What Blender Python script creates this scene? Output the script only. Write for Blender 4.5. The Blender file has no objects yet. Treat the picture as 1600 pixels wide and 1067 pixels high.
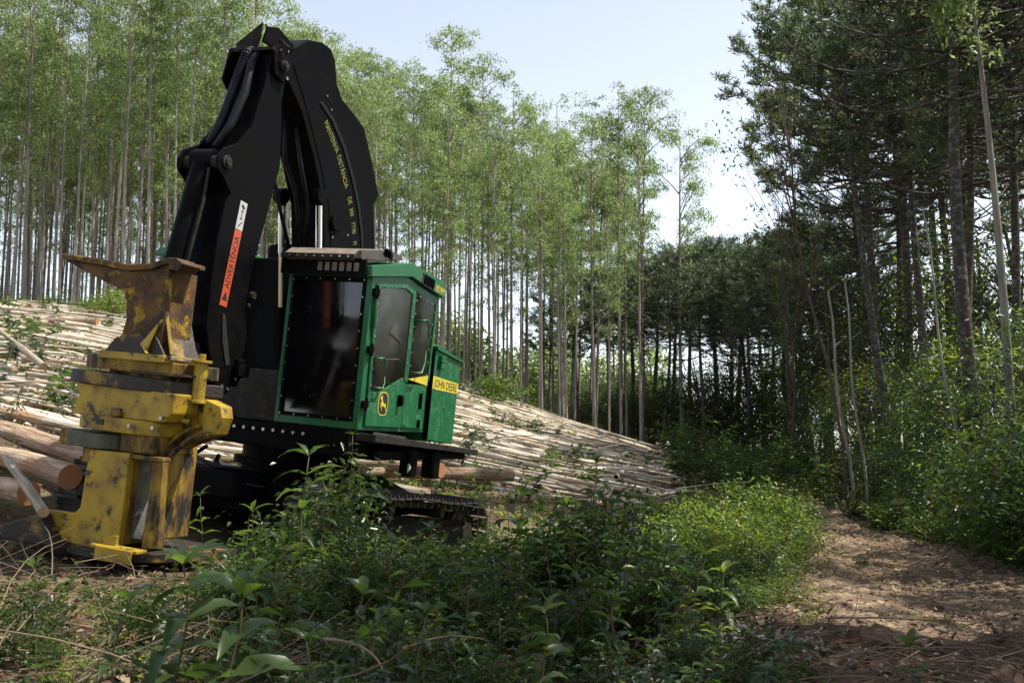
import bpy, math, random
import numpy as np
from mathutils import Matrix, Vector, Euler

random.seed(7)
RG = np.random.default_rng(11)
PI = math.pi
sc = bpy.context.scene
COL = sc.collection

# ------------------------------------------------------------------ camera
PITCH = math.radians(6.29); FPX = 1555.6
CAM = np.array([0.0, 0.0, 1.7])
cam = bpy.data.cameras.new('camera'); camo = bpy.data.objects.new('camera', cam); COL.objects.link(camo)
cam.lens = 35; cam.sensor_width = 36; cam.clip_start = 0.05; cam.clip_end = 3000
camo.location = CAM; camo.rotation_euler = (math.radians(90) + PITCH, 0, 0)
cam.dof.use_dof = True; cam.dof.focus_distance = 11.5; cam.dof.aperture_fstop = 5.0
sc.camera = camo

# ------------------------------------------------------------------ light
SUN_EL = math.radians(58); SUN_AZ = math.radians(86)          # azimuth from +Y towards +X
sdir = Vector((math.sin(SUN_AZ) * math.cos(SUN_EL), math.cos(SUN_AZ) * math.cos(SUN_EL), math.sin(SUN_EL)))
w = bpy.data.worlds.new('World'); sc.world = w; w.use_nodes = True
nt = w.node_tree; bg = nt.nodes['Background']
sky = nt.nodes.new('ShaderNodeTexSky'); sky.sky_type = 'NISHITA'; sky.sun_disc = False
sky.sun_elevation = SUN_EL; sky.sun_rotation = SUN_AZ
sky.air_density = 1.0; sky.dust_density = 0.8; sky.ozone_density = 1.0; sky.altitude = 800
hz = nt.nodes.new('ShaderNodeHueSaturation'); hz.inputs['Saturation'].default_value = 0.46; hz.inputs['Value'].default_value = 1.36
nt.links.new(sky.outputs[0], hz.inputs['Color']); nt.links.new(hz.outputs[0], bg.inputs[0]); bg.inputs[1].default_value = 0.105
sl = bpy.data.lights.new('sun', 'SUN'); so = bpy.data.objects.new('sun', sl); COL.objects.link(so)
sl.energy = 5.0; sl.angle = math.radians(0.55); sl.color = (1.0, 0.95, 0.86)
so.rotation_euler = sdir.to_track_quat('Z', 'Y').to_euler()
sc.view_settings.view_transform = 'Standard'; sc.view_settings.look = 'None'
sc.view_settings.exposure = 0.9; sc.view_settings.gamma = 1.0
sc.render.engine = 'CYCLES'
sc.cycles.max_bounces = 6; sc.cycles.diffuse_bounces = 3; sc.cycles.glossy_bounces = 3
sc.cycles.transmission_bounces = 3; sc.cycles.transparent_max_bounces = 6

# ------------------------------------------------------------------ view maths (pixel of the photograph -> place)
cp, sp = math.cos(PITCH), math.sin(PITCH)
FW = np.array([0, cp, sp]); UP = np.array([0, -sp, cp]); RT = np.array([1.0, 0, 0])
def ray(u, v): return FW + RT * ((u - 800) / FPX) + UP * ((533.5 - v) / FPX)
def at(u, v, d):
    r = ray(u, v); return CAM + r * (d / r[1])
def atx(u, d): return (u - 800) / FPX * d * 1.0

# ------------------------------------------------------------------ materials
def mat(name, base, rough=0.7, metal=0.0, spec=0.5, c2=None, scale=5.0, lo=0.35, hi=0.65, detail=6,
        c3=None, scale3=1.5, lo3=0.5, hi3=0.7, bump=0.0, bscale=30.0, island=None, objrand=0.0, stretch=None, rough2=None):
    m = bpy.data.materials.new(name); m.use_nodes = True
    n = m.node_tree; N = n.nodes; L = n.links; b = N['Principled BSDF']
    b.inputs['Roughness'].default_value = rough; b.inputs['Metallic'].default_value = metal
    b.inputs['Specular IOR Level'].default_value = spec
    tc = N.new('ShaderNodeTexCoord'); vec = tc.outputs['Object']
    if stretch:
        mp = N.new('ShaderNodeMapping'); mp.inputs['Scale'].default_value = stretch; L.new(vec, mp.inputs[0]); vec = mp.outputs[0]
    col = None
    rgb = N.new('ShaderNodeRGB'); rgb.outputs[0].default_value = (*base, 1); col = rgb.outputs[0]
    def layer(col, c, s, l, h):
        t = N.new('ShaderNodeTexNoise'); t.inputs['Scale'].default_value = s; t.inputs['Detail'].default_value = detail
        t.inputs['Roughness'].default_value = 0.65; L.new(vec, t.inputs['Vector'])
        mr = N.new('ShaderNodeMapRange'); mr.inputs[1].default_value = l; mr.inputs[2].default_value = h; mr.clamp = True
        L.new(t.outputs[0], mr.inputs[0])
        mx = N.new('ShaderNodeMix'); mx.data_type = 'RGBA'; L.new(mr.outputs[0], mx.inputs[0]); L.new(col, mx.inputs[6])
        mx.inputs[7].default_value = (*c, 1); return mx.outputs[2], mr.outputs[0]
    f = None
    if c2: col, f = layer(col, c2, scale, lo, hi)
    if c3: col, f3 = layer(col, c3, scale3, lo3, hi3)
    if objrand or island:
        hs = N.new('ShaderNodeHueSaturation'); L.new(col, hs.inputs['Color'])
        if objrand:
            oi = N.new('ShaderNodeObjectInfo'); r = oi.outputs['Random']; a = objrand
        else:
            ge = N.new('ShaderNodeNewGeometry'); r = ge.outputs['Random Per Island']; a = island
        mr = N.new('ShaderNodeMapRange'); mr.inputs[3].default_value = 1 - a; mr.inputs[4].default_value = 1 + a; L.new(r, mr.inputs[0])
        L.new(mr.outputs[0], hs.inputs['Value']); col = hs.outputs[0]
    L.new(col, b.inputs['Base Color'])
    if rough2 is not None and f is not None:
        mr = N.new('ShaderNodeMapRange'); mr.inputs[3].default_value = rough; mr.inputs[4].default_value = rough2
        L.new(f, mr.inputs[0]); L.new(mr.outputs[0], b.inputs['Roughness'])
    if bump:
        t = N.new('ShaderNodeTexNoise'); t.inputs['Scale'].default_value = bscale; t.inputs['Detail'].default_value = 5; L.new(vec, t.inputs['Vector'])
        bp = N.new('ShaderNodeBump'); bp.inputs['Strength'].default_value = bump; bp.inputs['Distance'].default_value = 0.02
        L.new(t.outputs[0], bp.inputs['Height']); L.new(bp.outputs[0], b.inputs['Normal'])
    return m

def leafmat(name, ca, cb, trans=0.45, rough=0.45, cc=None):
    """two-sided leaf: reflected light plus light coming through, each leaf its own tone"""
    m = bpy.data.materials.new(name); m.use_nodes = True
    n = m.node_tree; N = n.nodes; L = n.links; b = N['Principled BSDF']; out = N['Material Output']
    ge = N.new('ShaderNodeNewGeometry')
    rp = N.new('ShaderNodeValToRGB'); e = rp.color_ramp.elements
    e[0].color = (*ca, 1); e[1].color = (*cb, 1)
    if cc:
        x = rp.color_ramp.elements.new(0.94); x.color = (*cb, 1); e = rp.color_ramp.elements; e[-1].color = (*cc, 1); e[-1].position = 1.0
    L.new(ge.outputs['Random Per Island'], rp.inputs[0])
    oi = N.new('ShaderNodeObjectInfo'); hs = N.new('ShaderNodeHueSaturation')
    mr = N.new('ShaderNodeMapRange'); mr.inputs[3].default_value = 0.8; mr.inputs[4].default_value = 1.2
    L.new(oi.outputs['Random'], mr.inputs[0]); L.new(mr.outputs[0], hs.inputs['Value']); L.new(rp.outputs[0], hs.inputs['Color'])
    b.inputs['Roughness'].default_value = rough; b.inputs['Specular IOR Level'].default_value = 0.45
    L.new(hs.outputs[0], b.inputs['Base Color'])
    tr = N.new('ShaderNodeBsdfTranslucent'); h2 = N.new('ShaderNodeHueSaturation')
    h2.inputs['Hue'].default_value = 0.485; h2.inputs['Saturation'].default_value = 1.1; h2.inputs['Value'].default_value = 1.9
    L.new(hs.outputs[0], h2.inputs['Color']); L.new(h2.outputs[0], tr.inputs[0])
    mx = N.new('ShaderNodeMixShader'); mx.inputs[0].default_value = trans
    L.new(b.outputs[0], mx.inputs[1]); L.new(tr.outputs[0], mx.inputs[2]); L.new(mx.outputs[0], out.inputs[0])
    return m

def glassmat(name, tint, through):
    m = bpy.data.materials.new(name); m.use_nodes = True
    n = m.node_tree; N = n.nodes; L = n.links; b = N['Principled BSDF']; out = N['Material Output']
    b.inputs['IOR'].default_value = 1.75; b.inputs['Base Color'].default_value = (*tint, 1); b.inputs['Roughness'].default_value = 0.06; b.inputs['Specular IOR Level'].default_value = 0.5
    tc = N.new('ShaderNodeTexCoord'); t = N.new('ShaderNodeTexNoise'); t.inputs['Scale'].default_value = 2.5; t.inputs['Detail'].default_value = 7
    L.new(tc.outputs['Object'], t.inputs['Vector'])
    mr = N.new('ShaderNodeMapRange'); mr.inputs[1].default_value = 0.4; mr.inputs[2].default_value = 0.75; mr.inputs[3].default_value = 0.05; mr.inputs[4].default_value = 0.22
    L.new(t.outputs[0], mr.inputs[0]); L.new(mr.outputs[0], b.inputs['Roughness'])
    tp = N.new('ShaderNodeBsdfTransparent'); tp.inputs[0].default_value = (0.6, 0.65, 0.6, 1)
    mx = N.new('ShaderNodeMixShader'); mx.inputs[0].default_value = through
    L.new(b.outputs[0], mx.inputs[1]); L.new(tp.outputs[0], mx.inputs[2]); L.new(mx.outputs[0], out.inputs[0])
    return m

M = {}
M['ground'] = mat('forest_soil', (0.11, 0.068, 0.044), 0.95, c2=(0.05, 0.032, 0.022), scale=1.3, c3=(0.13, 0.12, 0.055), scale3=0.5, lo3=0.45, hi3=0.62, bump=1.0, bscale=9, spec=0.2)
M['path'] = mat('dirt_track_soil', (0.165, 0.112, 0.072), 0.95, c2=(0.07, 0.046, 0.030), scale=1.4, detail=12, c3=(0.27, 0.20, 0.125), scale3=6, lo3=0.5, hi3=0.62, bump=1.0, bscale=28, spec=0.15, stretch=(1, 0.7, 1))
M['clod'] = mat('soil_clod', (0.12, 0.07, 0.045), 0.95, c2=(0.05, 0.032, 0.022), scale=6, bump=0.8, bscale=20, spec=0.15)
M['litter'] = mat('dry_litter', (0.18, 0.13, 0.085), 0.85, island=0.55, spec=0.2)
M['dryleaf'] = leafmat('dry_leaf', (0.16, 0.13, 0.09), (0.36, 0.33, 0.28), 0.2, 0.6)
M['brownleaf'] = leafmat('dead_needles', (0.16, 0.07, 0.03), (0.24, 0.12, 0.05), 0.25, 0.7)
M['bark_euc'] = mat('eucalyptus_bark', (0.33, 0.30, 0.26), 0.85, c2=(0.14, 0.115, 0.095), scale=1.2, stretch=(6, 6, 0.5), objrand=0.25, spec=0.2)
M['bark_pale'] = mat('smooth_pale_bark', (0.24, 0.23, 0.19), 0.75, c2=(0.12, 0.11, 0.085), scale=1.5, stretch=(5, 5, 0.6), spec=0.3)
M['bark_dark'] = mat('araucaria_bark', (0.050, 0.043, 0.036), 0.95, c2=(0.13, 0.13, 0.11), scale=7, lo=0.5, hi=0.62, bump=1.0, bscale=14, stretch=(1, 1, 1.6), spec=0.15)
M['bark_twig'] = mat('twig_bark', (0.10, 0.075, 0.05), 0.85, c2=(0.05, 0.035, 0.03), scale=9, spec=0.2)
M['twig_dry'] = mat('dry_twig', (0.15, 0.115, 0.08), 0.85, c2=(0.16, 0.11, 0.07), scale=6, island=0.35, spec=0.2)
M['stem_green'] = mat('green_stem', (0.06, 0.07, 0.025), 0.7, c2=(0.09, 0.045, 0.025), scale=6, spec=0.3)
M['log_pale'] = mat('peeled_log', (0.52, 0.47, 0.38), 0.85, c2=(0.27, 0.20, 0.135), scale=1.6, lo=0.44, hi=0.60, c3=(0.38, 0.25, 0.15), scale3=0.6, lo3=0.54, hi3=0.66, stretch=(0.6, 9, 9), objrand=0.35, bump=0.5, bscale=12, spec=0.2)
M['log_pale_s'] = mat('peeled_pole', (0.50, 0.44, 0.34), 0.8, c2=(0.30, 0.22, 0.15), scale=1.2, lo=0.45, hi=0.62, island=0.32, spec=0.2)
M['log_brown'] = mat('reddish_log_bark', (0.25, 0.15, 0.095), 0.85, c2=(0.40, 0.31, 0.22), scale=2.2, lo=0.42, hi=0.6, c3=(0.15, 0.085, 0.05), scale3=3.0, lo3=0.55, hi3=0.65, stretch=(0.7, 6, 6), objrand=0.25, bump=0.8, bscale=14, spec=0.2)
M['log_end_pale'] = mat('pale_cut_end', (0.42, 0.30, 0.19), 0.85, c2=(0.28, 0.17, 0.10), scale=14, spec=0.2)
M['log_end'] = mat('sawn_log_end', (0.30, 0.15, 0.08), 0.85, c2=(0.30, 0.12, 0.055), scale=14, spec=0.2)
M['leaf_euc'] = leafmat('eucalyptus_leaf', (0.075, 0.128, 0.034), (0.22, 0.28, 0.115), 0.48, 0.45)
M['leaf_euc_hi'] = M['leaf_euc']
M['leaf_arau'] = leafmat('araucaria_needles', (0.026, 0.045, 0.020), (0.098, 0.128, 0.058), 0.28, 0.5)
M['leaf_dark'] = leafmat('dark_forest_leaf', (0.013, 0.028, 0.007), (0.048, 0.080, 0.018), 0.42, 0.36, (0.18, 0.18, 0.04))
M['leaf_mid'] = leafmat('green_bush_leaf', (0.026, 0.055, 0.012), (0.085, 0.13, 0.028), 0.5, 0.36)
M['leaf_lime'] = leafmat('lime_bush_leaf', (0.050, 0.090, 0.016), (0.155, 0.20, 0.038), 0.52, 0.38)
M['leaf_weed'] = leafmat('weed_leaf', (0.014, 0.032, 0.008), (0.048, 0.088, 0.020), 0.48, 0.34)
M['leaf_blue'] = leafmat('grey_green_leaf', (0.035, 0.06, 0.034), (0.075, 0.11, 0.06), 0.3, 0.4)
M['grass'] = leafmat('grass_blade', (0.08, 0.11, 0.03), (0.20, 0.19, 0.08), 0.4, 0.5)
# machine
GREEN = (0.005, 0.095, 0.028)
M['green'] = mat('green_paint', GREEN, 0.38, c2=(0.03, 0.14, 0.055), scale=9, lo=0.5, hi=0.72, c3=(0.13, 0.17, 0.11), scale3=22, lo3=0.60, hi3=0.70, spec=0.45, bump=0.05, bscale=8, rough2=0.6)
M['black'] = mat('black_paint', (0.0022, 0.0022, 0.0034), 0.38, c2=(0.005, 0.0045, 0.004), scale=6, spec=0.045, rough2=0.6)
M['flange'] = mat('dark_green_flange', (0.002, 0.007, 0.004), 0.5, spec=0.2)
M['blackdust'] = mat('dusty_black_steel', (0.012, 0.011, 0.010), 0.6, c2=(0.03, 0.026, 0.02), scale=7, c3=(0.07, 0.055, 0.04), scale3=25, lo3=0.6, hi3=0.7, spec=0.15, bump=0.3)
M['roofdust'] = mat('dusty_roof', (0.11, 0.09, 0.075), 0.85, c2=(0.22, 0.18, 0.14), scale=6, c3=(0.06, 0.05, 0.04), scale3=30, lo3=0.55, hi3=0.7, spec=0.2)
M['yellow'] = mat('worn_yellow_paint', (0.27, 0.165, 0.010), 0.6, c2=(0.085, 0.042, 0.010), scale=3.0, lo=0.40, hi=0.60, detail=12, c3=(0.012, 0.009, 0.006), scale3=5, lo3=0.47, hi3=0.60, spec=0.4, bump=0.3, bscale=25, rough2=0.8, stretch=(1.3, 1.3, 0.55))
M['yellow2'] = mat('cleaner_yellow_paint', (0.34, 0.225, 0.013), 0.5, c2=(0.14, 0.075, 0.012), scale=3.5, lo=0.42, hi=0.66, detail=12, c3=(0.015, 0.011, 0.007), scale3=7, lo3=0.56, hi3=0.64, spec=0.4, bump=0.15)
M['rust'] = mat('rusty_scorched_steel', (0.11, 0.055, 0.014), 0.75, c2=(0.035, 0.02, 0.012), scale=4, lo=0.42, hi=0.6, detail=10, c3=(0.30, 0.19, 0.012), scale3=3.5, lo3=0.55, hi3=0.64, spec=0.3, bump=0.4)
M['darkgrime'] = mat('burnt_oily_steel', (0.02, 0.014, 0.01), 0.6, c2=(0.20, 0.12, 0.015), scale=3.5, lo=0.54, hi=0.64, detail=10, spec=0.4, bump=0.4)
M['steel'] = mat('worn_track_steel', (0.11, 0.105, 0.10), 0.42, 0.6, c2=(0.03, 0.024, 0.02), scale=8, spec=0.5, rough2=0.8)
M['bare'] = mat('bare_metal', (0.50, 0.48, 0.45), 0.35, 0.9, c2=(0.25, 0.22, 0.2), scale=12)
M['chrome'] = mat('chrome_rod', (0.75, 0.75, 0.74), 0.12, 1.0)
M['greyplate'] = mat('grey_worn_plate', (0.085, 0.085, 0.055), 0.7, c2=(0.04, 0.04, 0.03), scale=6, c3=(0.2, 0.2, 0.17), scale3=10, lo3=0.6, hi3=0.68)
M['rubber'] = mat('rubber_hose', (0.005, 0.005, 0.009), 0.45, c2=(0.009, 0.009, 0.014), scale=10, spec=0.2)
M['orange'] = mat('orange_sticker', (0.42, 0.065, 0.018), 0.5)
M['white'] = mat('white_sticker', (0.42, 0.42, 0.40), 0.5)
M['ink'] = mat('black_print', (0.01, 0.01, 0.01), 0.6)
M['yprint'] = mat('yellow_print', (0.62, 0.50, 0.03), 0.5, c2=(0.45, 0.36, 0.04), scale=20)
M['yprint_dim'] = mat('faded_yellow_print', (0.22, 0.21, 0.02), 0.6, c2=(0.12, 0.13, 0.02), scale=18)
M['glass'] = glassmat('dark_cab_glass', (0.004, 0.004, 0.005), 0.12)
M['glass2'] = glassmat('side_cab_glass', (0.012, 0.012, 0.01), 0.35)
M['interior'] = mat('dark_interior', (0.02, 0.018, 0.018), 0.8)

# ------------------------------------------------------------------ mesh builder
STUFFN = ()
class MB:
    def __init__(s): s.v = []; s.f = []; s.m = []; s.n = 0
    def add(s, V, F, mi=0):
        V = np.asarray(V, float).reshape(-1, 3)
        s.v.append(V); s.f += [tuple(int(i) + s.n for i in f) for f in F]; s.m += [mi] * len(F); s.n += len(V); return s
    def addq(s, V, F, mi=0):                                     # F: numpy (n,k)
        s.v.append(V); s.f.append(np.asarray(F) + s.n); s.m.append((mi, len(F))); s.n += len(V); return s
    def box(s, lo, hi, mi=0, Rm=None, c=None):
        x0, y0, z0 = lo; x1, y1, z1 = hi
        V = np.array([(x0,y0,z0),(x1,y0,z0),(x1,y1,z0),(x0,y1,z0),(x0,y0,z1),(x1,y0,z1),(x1,y1,z1),(x0,y1,z1)], float)
        if Rm is not None:
            cc = V.mean(0) if c is None else np.array(c); V = (V - cc) @ np.array(Rm).T + cc
        return s.add(V, [(0,3,2,1),(4,5,6,7),(0,1,5,4),(1,2,6,5),(2,3,7,6),(3,0,4,7)], mi)
    def prism(s, P, ax, a, b, mi=0):
        """outline P in the two other axes, extruded along axis ax from a to b (a, b may be lists)"""
        n = len(P); V = []
        A = a if hasattr(a, '__len__') else [a] * n; B = b if hasattr(b, '__len__') else [b] * n
        for W in (A, B):
            for (p, q), k in zip(P, W): V.append({0: (k, p, q), 1: (p, k, q), 2: (p, q, k)}[ax])
        F = [tuple(range(n))[::-1], tuple(range(n, 2 * n))] + [(i, (i + 1) % n, n + (i + 1) % n, n + i) for i in range(n)]
        ar = sum(P[i][0] * P[(i + 1) % n][1] - P[(i + 1) % n][0] * P[i][1] for i in range(n))
        flip = (ar < 0) ^ (ax == 1) ^ (np.mean(B) < np.mean(A))
        if flip: F = [f[::-1] for f in F]
        return s.add(V, F, mi)
    def tube(s, path, r, k=6, mi=0, cap=True):
        P = np.asarray(path, float); n = len(P); r = np.broadcast_to(np.asarray(r, float), (n,))
        T = np.gradient(P, axis=0); T /= np.linalg.norm(T, axis=1)[:, None] + 1e-9
        ref = np.array([0, 0, 1.0]) if abs(T[:, 2]).mean() < 0.8 else np.array([1.0, 0, 0])
        A = np.cross(T, ref); A /= np.linalg.norm(A, axis=1)[:, None] + 1e-9; B = np.cross(T, A)
        an = np.arange(k) * 2 * PI / k
        V = P[:, None] + r[:, None, None] * (A[:, None] * np.cos(an)[None, :, None] + B[:, None] * np.sin(an)[None, :, None])
        F = [(i*k+j, i*k+(j+1)%k, (i+1)*k+(j+1)%k, (i+1)*k+j) for i in range(n-1) for j in range(k)]
        F = [f[::-1] for f in F]
        if cap: F += [tuple(range(k)), tuple(range((n-1)*k, n*k))[::-1]]
        return s.add(V.reshape(-1, 3), F, mi)
    def cyl(s, a, b, r, k=14, mi=0): return s.tube([a, b], r, k, mi)
    def mesh(s, name, mats, smooth=False):
        me = bpy.data.meshes.new(name)
        V = np.concatenate(s.v) if s.v else np.zeros((0, 3))
        if s.f and isinstance(s.f[0], np.ndarray):
            k = s.f[0].shape[1]; F = np.concatenate(s.f); nf = len(F)
            me.vertices.add(len(V)); me.vertices.foreach_set('co', V.astype(np.float32).ravel())
            me.loops.add(nf * k); me.loops.foreach_set('vertex_index', F.astype(np.int32).ravel())
            me.polygons.add(nf); me.polygons.foreach_set('loop_start', np.arange(0, nf * k, k, dtype=np.int32))
            mi = np.concatenate([np.full(c, i, np.int32) for i, c in s.m]); me.polygons.foreach_set('material_index', mi)
            me.update(calc_edges=True); me.validate()
        else:
            me.from_pydata([tuple(v) for v in V], [], s.f)
            me.polygons.foreach_set('material_index', np.array(s.m, np.int32)); me.update()
        for m in mats: me.materials.append(m)
        if smooth: me.polygons.foreach_set('use_smooth', [True] * len(me.polygons))
        return me

def link(name, data, parent=None, mtx=None):
    o = bpy.data.objects.new(name, data); COL.objects.link(o)
    if parent: o.parent = parent
    if mtx is not None: o.matrix_local = mtx
    return o
def obj(name, mb, mats, parent=None, smooth=False, bevel=0.0, mtx=None):
    if not isinstance(mats, (list, tuple)): mats = [mats]
    o = link(name, mb.mesh(name, mats, smooth), parent, mtx)
    if name in STUFFN: o['kind'] = 'stuff'
    if bevel:
        b = o.modifiers.new('bevel', 'BEVEL'); b.width = bevel; b.segments = 2; b.limit_method = 'ANGLE'; b.angle_limit = math.radians(35)
    return o
def tag(o, label=None, cat=None, group=None, kind=None):
    if label: o['label'] = label
    if cat: o['category'] = cat
    if group: o['group'] = group
    if kind: o['kind'] = kind
    return o
def thing(name, label, cat, loc=(0, 0, 0), rz=0, group=None):
    o = link(name, None); o.location = loc; o.rotation_euler = (0, 0, rz); return tag(o, label, cat, group)
def copytree(o, parent=None, loc=None, rz=None, s=None, tilt=None, label=None):
    c = o.copy(); COL.objects.link(c); c.parent = parent
    if loc is not None: c.location = loc
    if rz is not None: c.rotation_euler = ((tilt[0], tilt[1], rz) if tilt else (0, 0, rz))
    if s is not None: c.scale = s if hasattr(s, '__len__') else (s, s, s)
    if label: c['label'] = label
    for ch in KIDS.get(o.name, []): 
        d = copytree(ch, c); 
    return c
KIDS = {}
def kids(o, lst): KIDS[o.name] = lst

def unit(a): return a / (np.linalg.norm(a, axis=-1, keepdims=True) + 1e-9)
def leaf_arrays(P, D, L, W, rng, fold=0.25, droop=0.15, N=None):
    """each leaf two triangles folded along its midrib"""
    n = len(P); D = unit(D); L = np.broadcast_to(L, (n,)); W = np.broadcast_to(W, (n,))
    if N is None: N = rng.normal(size=(n, 3)); N[:, 2] += 0.6
    S = unit(np.cross(D, N)); Nn = np.cross(S, D)
    mid = P + D * (L * 0.42)[:, None] + Nn * (W * fold)[:, None]
    tip = P + D * L[:, None] - np.array([0, 0, 1.0]) * (L * droop)[:, None]
    V = np.stack([P, mid + S * (W / 2)[:, None], tip, mid - S * (W / 2)[:, None]], 1).reshape(-1, 3)
    b = np.arange(n)[:, None] * 4
    F = np.concatenate([b + np.array([[0, 1, 2]]), b + np.array([[0, 2, 3]])], 0)
    return V, F
def tubes_tri(paths, radii, k=4):
    """many tapered tubes as triangles; paths (n, m, 3), radii (n, m)"""
    P = np.asarray(paths, float); n, m, _ = P.shape
    T = unit(np.gradient(P, axis=1)); ref = np.where(np.abs(T[..., 2:3]) > 0.85, np.array([1.0, 0, 0]), np.array([0, 0, 1.0]))
    A = unit(np.cross(T, ref)); B = np.cross(T, A); an = np.arange(k) * 2 * PI / k
    V = P[:, :, None] + np.asarray(radii)[:, :, None, None] * (A[:, :, None] * np.cos(an)[:, None] + B[:, :, None] * np.sin(an)[:, None])
    i, j, q = np.meshgrid(np.arange(n), np.arange(m - 1), np.arange(k), indexing='ij')
    a = (i * m + j) * k + q; b_ = (i * m + j) * k + (q + 1) % k
    F = np.concatenate([np.stack([a, a + k, b_ + k], -1).reshape(-1, 3), np.stack([a, b_ + k, b_], -1).reshape(-1, 3)])
    return V.reshape(-1, 3), F

# ------------------------------------------------------------------ terrain
MR = Matrix.Rotation(math.radians(-22.2), 3, 'Z') @ Matrix.Rotation(math.radians(5.7), 3, 'Y')
MRn = np.array(MR); MT = np.array([-2.825, 11.836, 2.054])
def mworld(l): return MRn @ np.array(l, float) + MT
ctrl = [np.array(p, float) for p in [(-4, -2, 0.15), (0, -2, 0), (5, -2, 0), (0, 0, 0), (-2.5, 2, 0.15), (3, 2, 0), (8, 4, 0.1), (16, 6, 0.3)]]
ctrl += [at(*q) for q in [(100, 1067, 5.4), (800, 1060, 6.2), (1400, 1067, 7.2), (1000, 1000, 8.2), (1380, 905, 13.3), (1320, 842, 19.5), (1275, 808, 25.5),
    (640, 800, 15), (850, 790, 21), (1100, 762, 40), (900, 682, 53), (1110, 741, 56), (720, 614, 53), (700, 705, 28),
    (600, 765, 17), (200, 502, 50), (0, 495, 47), (-250, 490, 46), (0, 600, 22), (-200, 600, 21), (0, 700, 13.5), (200, 720, 14), (400, 555, 50), (400, 600, 32),
    (1000, 712, 58), (1300, 775, 36), (1500, 775, 30), (1600, 850, 16), (1100, 880, 14), (1000, 900, 12), (1250, 760, 50), (1200, 745, 70), (1500, 745, 60), (1900, 780, 35)]]
ctrl += [np.array(p, float) for p in [(-45, 62, 10.5), (-30, 100, 8), (0, 100, 2.5), (25, 100, -0.5), (60, 100, -0.5), (-70, 100, 9), (-60, 40, 9.5), (-14, 6, 1.2), (60, 40, 1)]]
for l in [(1.0, -0.6, -1.52), (-2.2, -0.6, -1.50), (1.0, 3.2, -1.86), (-2.2, 3.2, -1.84), (-0.3, -2.3, -1.50), (0.2, -2.9, -1.56)]: ctrl.append(mworld(l))
CT = np.array(ctrl)
def tps(r): return np.where(r > 1e-6, r * r * np.log(np.maximum(r, 1e-6)), 0)
def _fit():
    X = CT[:, :2]; n = len(X); K = tps(np.linalg.norm(X[:, None] - X[None], axis=2)) + np.eye(n) * 0.6
    Pm = np.c_[np.ones(n), X]; A = np.block([[K, Pm], [Pm.T, np.zeros((3, 3))]])
    return np.linalg.solve(A, np.r_[CT[:, 2], 0, 0, 0])
TW = _fit()
def wob(x, y):
    return 0.55 * (0.05 * np.sin(1.7 * x + 0.6 * y + 1) * np.sin(1.3 * y - 0.5 * x) + 0.035 * np.sin(3.3 * x - 1.1 * y + 2) * np.sin(2.9 * y + 0.7 * x) + 0.02 * np.sin(6.1 * x + 1.9 * y) * np.sin(5.3 * y - 2.2 * x + 1))
def H(x, y):
    x = np.asarray(x, float); y = np.asarray(y, float); sh = x.shape; X = x.ravel(); Y = y.ravel(); out = np.empty(len(X))
    for i in range(0, len(X), 20000):
        q = np.c_[X[i:i+20000], Y[i:i+20000]]; K = tps(np.linalg.norm(q[:, None] - CT[None, :, :2], axis=2))
        out[i:i+20000] = K @ TW[:-3] + TW[-3] + q @ TW[-2:]
    r = np.hypot(X, Y); f = np.clip((r - 85) / 60, 0, 1); f = f * f * (3 - 2 * f)
    out = out * (1 - f) + (-1.5 - 0.004 * r) * f
    near = np.clip(1 - (r - 25) / 30, 0, 1)
    out = out + wob(X, Y) * near
    return out.reshape(sh)
def H1(x, y): return float(H(np.array([x]), np.array([y]))[0])

gx = np.sinh(np.linspace(-5.6, 5.6, 331)) * 3.2; gx = gx[np.abs(gx) < 620]
gy = np.concatenate([np.linspace(-4, 26, 150), 26 + (np.exp(np.linspace(0, 3.5, 110)) - 1) * 18 + 0.2])
GX, GY = np.meshgrid(gx, gy); GX = GX + np.clip(GY, 0, 60) * 0.1 * np.sign(0)
GZ = H(GX, GY)
nx, ny = len(gx), len(gy)
mb = MB(); idx = np.arange(nx * ny).reshape(ny, nx)
mb.addq(np.stack([GX, GY, GZ], -1).reshape(-1, 3), np.stack([idx[:-1, :-1], idx[:-1, 1:], idx[1:, 1:], idx[1:, :-1]], -1).reshape(-1, 4))
tag(obj('ground', mb, M['ground'], smooth=True), kind='structure', label='brown forest soil rising to the log covered slope')

# dirt track: strip between its two edges
Ledge = [(at(1120, 1085, 6.6)), at(1165, 1000, 8.7), at(1195, 950, 10.6), at(1222, 905, 13.2), at(1243, 868, 16.5), at(1248, 840, 19.6), at(1247, 818, 23.0), at(1262, 806, 27.0)]
Redge = [(9.5, 4.2), (10.5, 7.5), (9.8, 11.0), (8.2, 13.6), (6.9, 16.0), at(1425, 850, 18.6), at(1345, 818, 23.4), at(1310, 806, 27.2)]
Ledge = np.array([p[:2] for p in Ledge]); Redge = np.array([p[:2] for p in Redge])
def resample(P, n):
    t = np.linspace(0, 1, len(P)); q = np.linspace(0, 1, n); return np.stack([np.interp(q, t, P[:, i]) for i in (0, 1)], 1)
La, Ra = resample(Ledge, 170), resample(Redge, 170)
s_ = np.linspace(-0.06, 1.06, 110)
PX = La[:, None] * (1 - s_)[None, :, None] + Ra[:, None] * s_[None, :, None]
edge = np.minimum(s_, 1 - s_)[None, :] + 0.03 * np.sin(np.arange(170) * 0.35)[:, None]
ramp = np.clip((edge - 0.02) / 0.10, 0, 1); ramp = ramp * ramp * (3 - 2 * ramp)
pz = H(PX[..., 0], PX[..., 1]) + np.where(edge > 0.03, 0.015 + 0.035 * ramp, -0.06)
rut = RG.normal(size=(170, 110)) * 0.009
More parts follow.
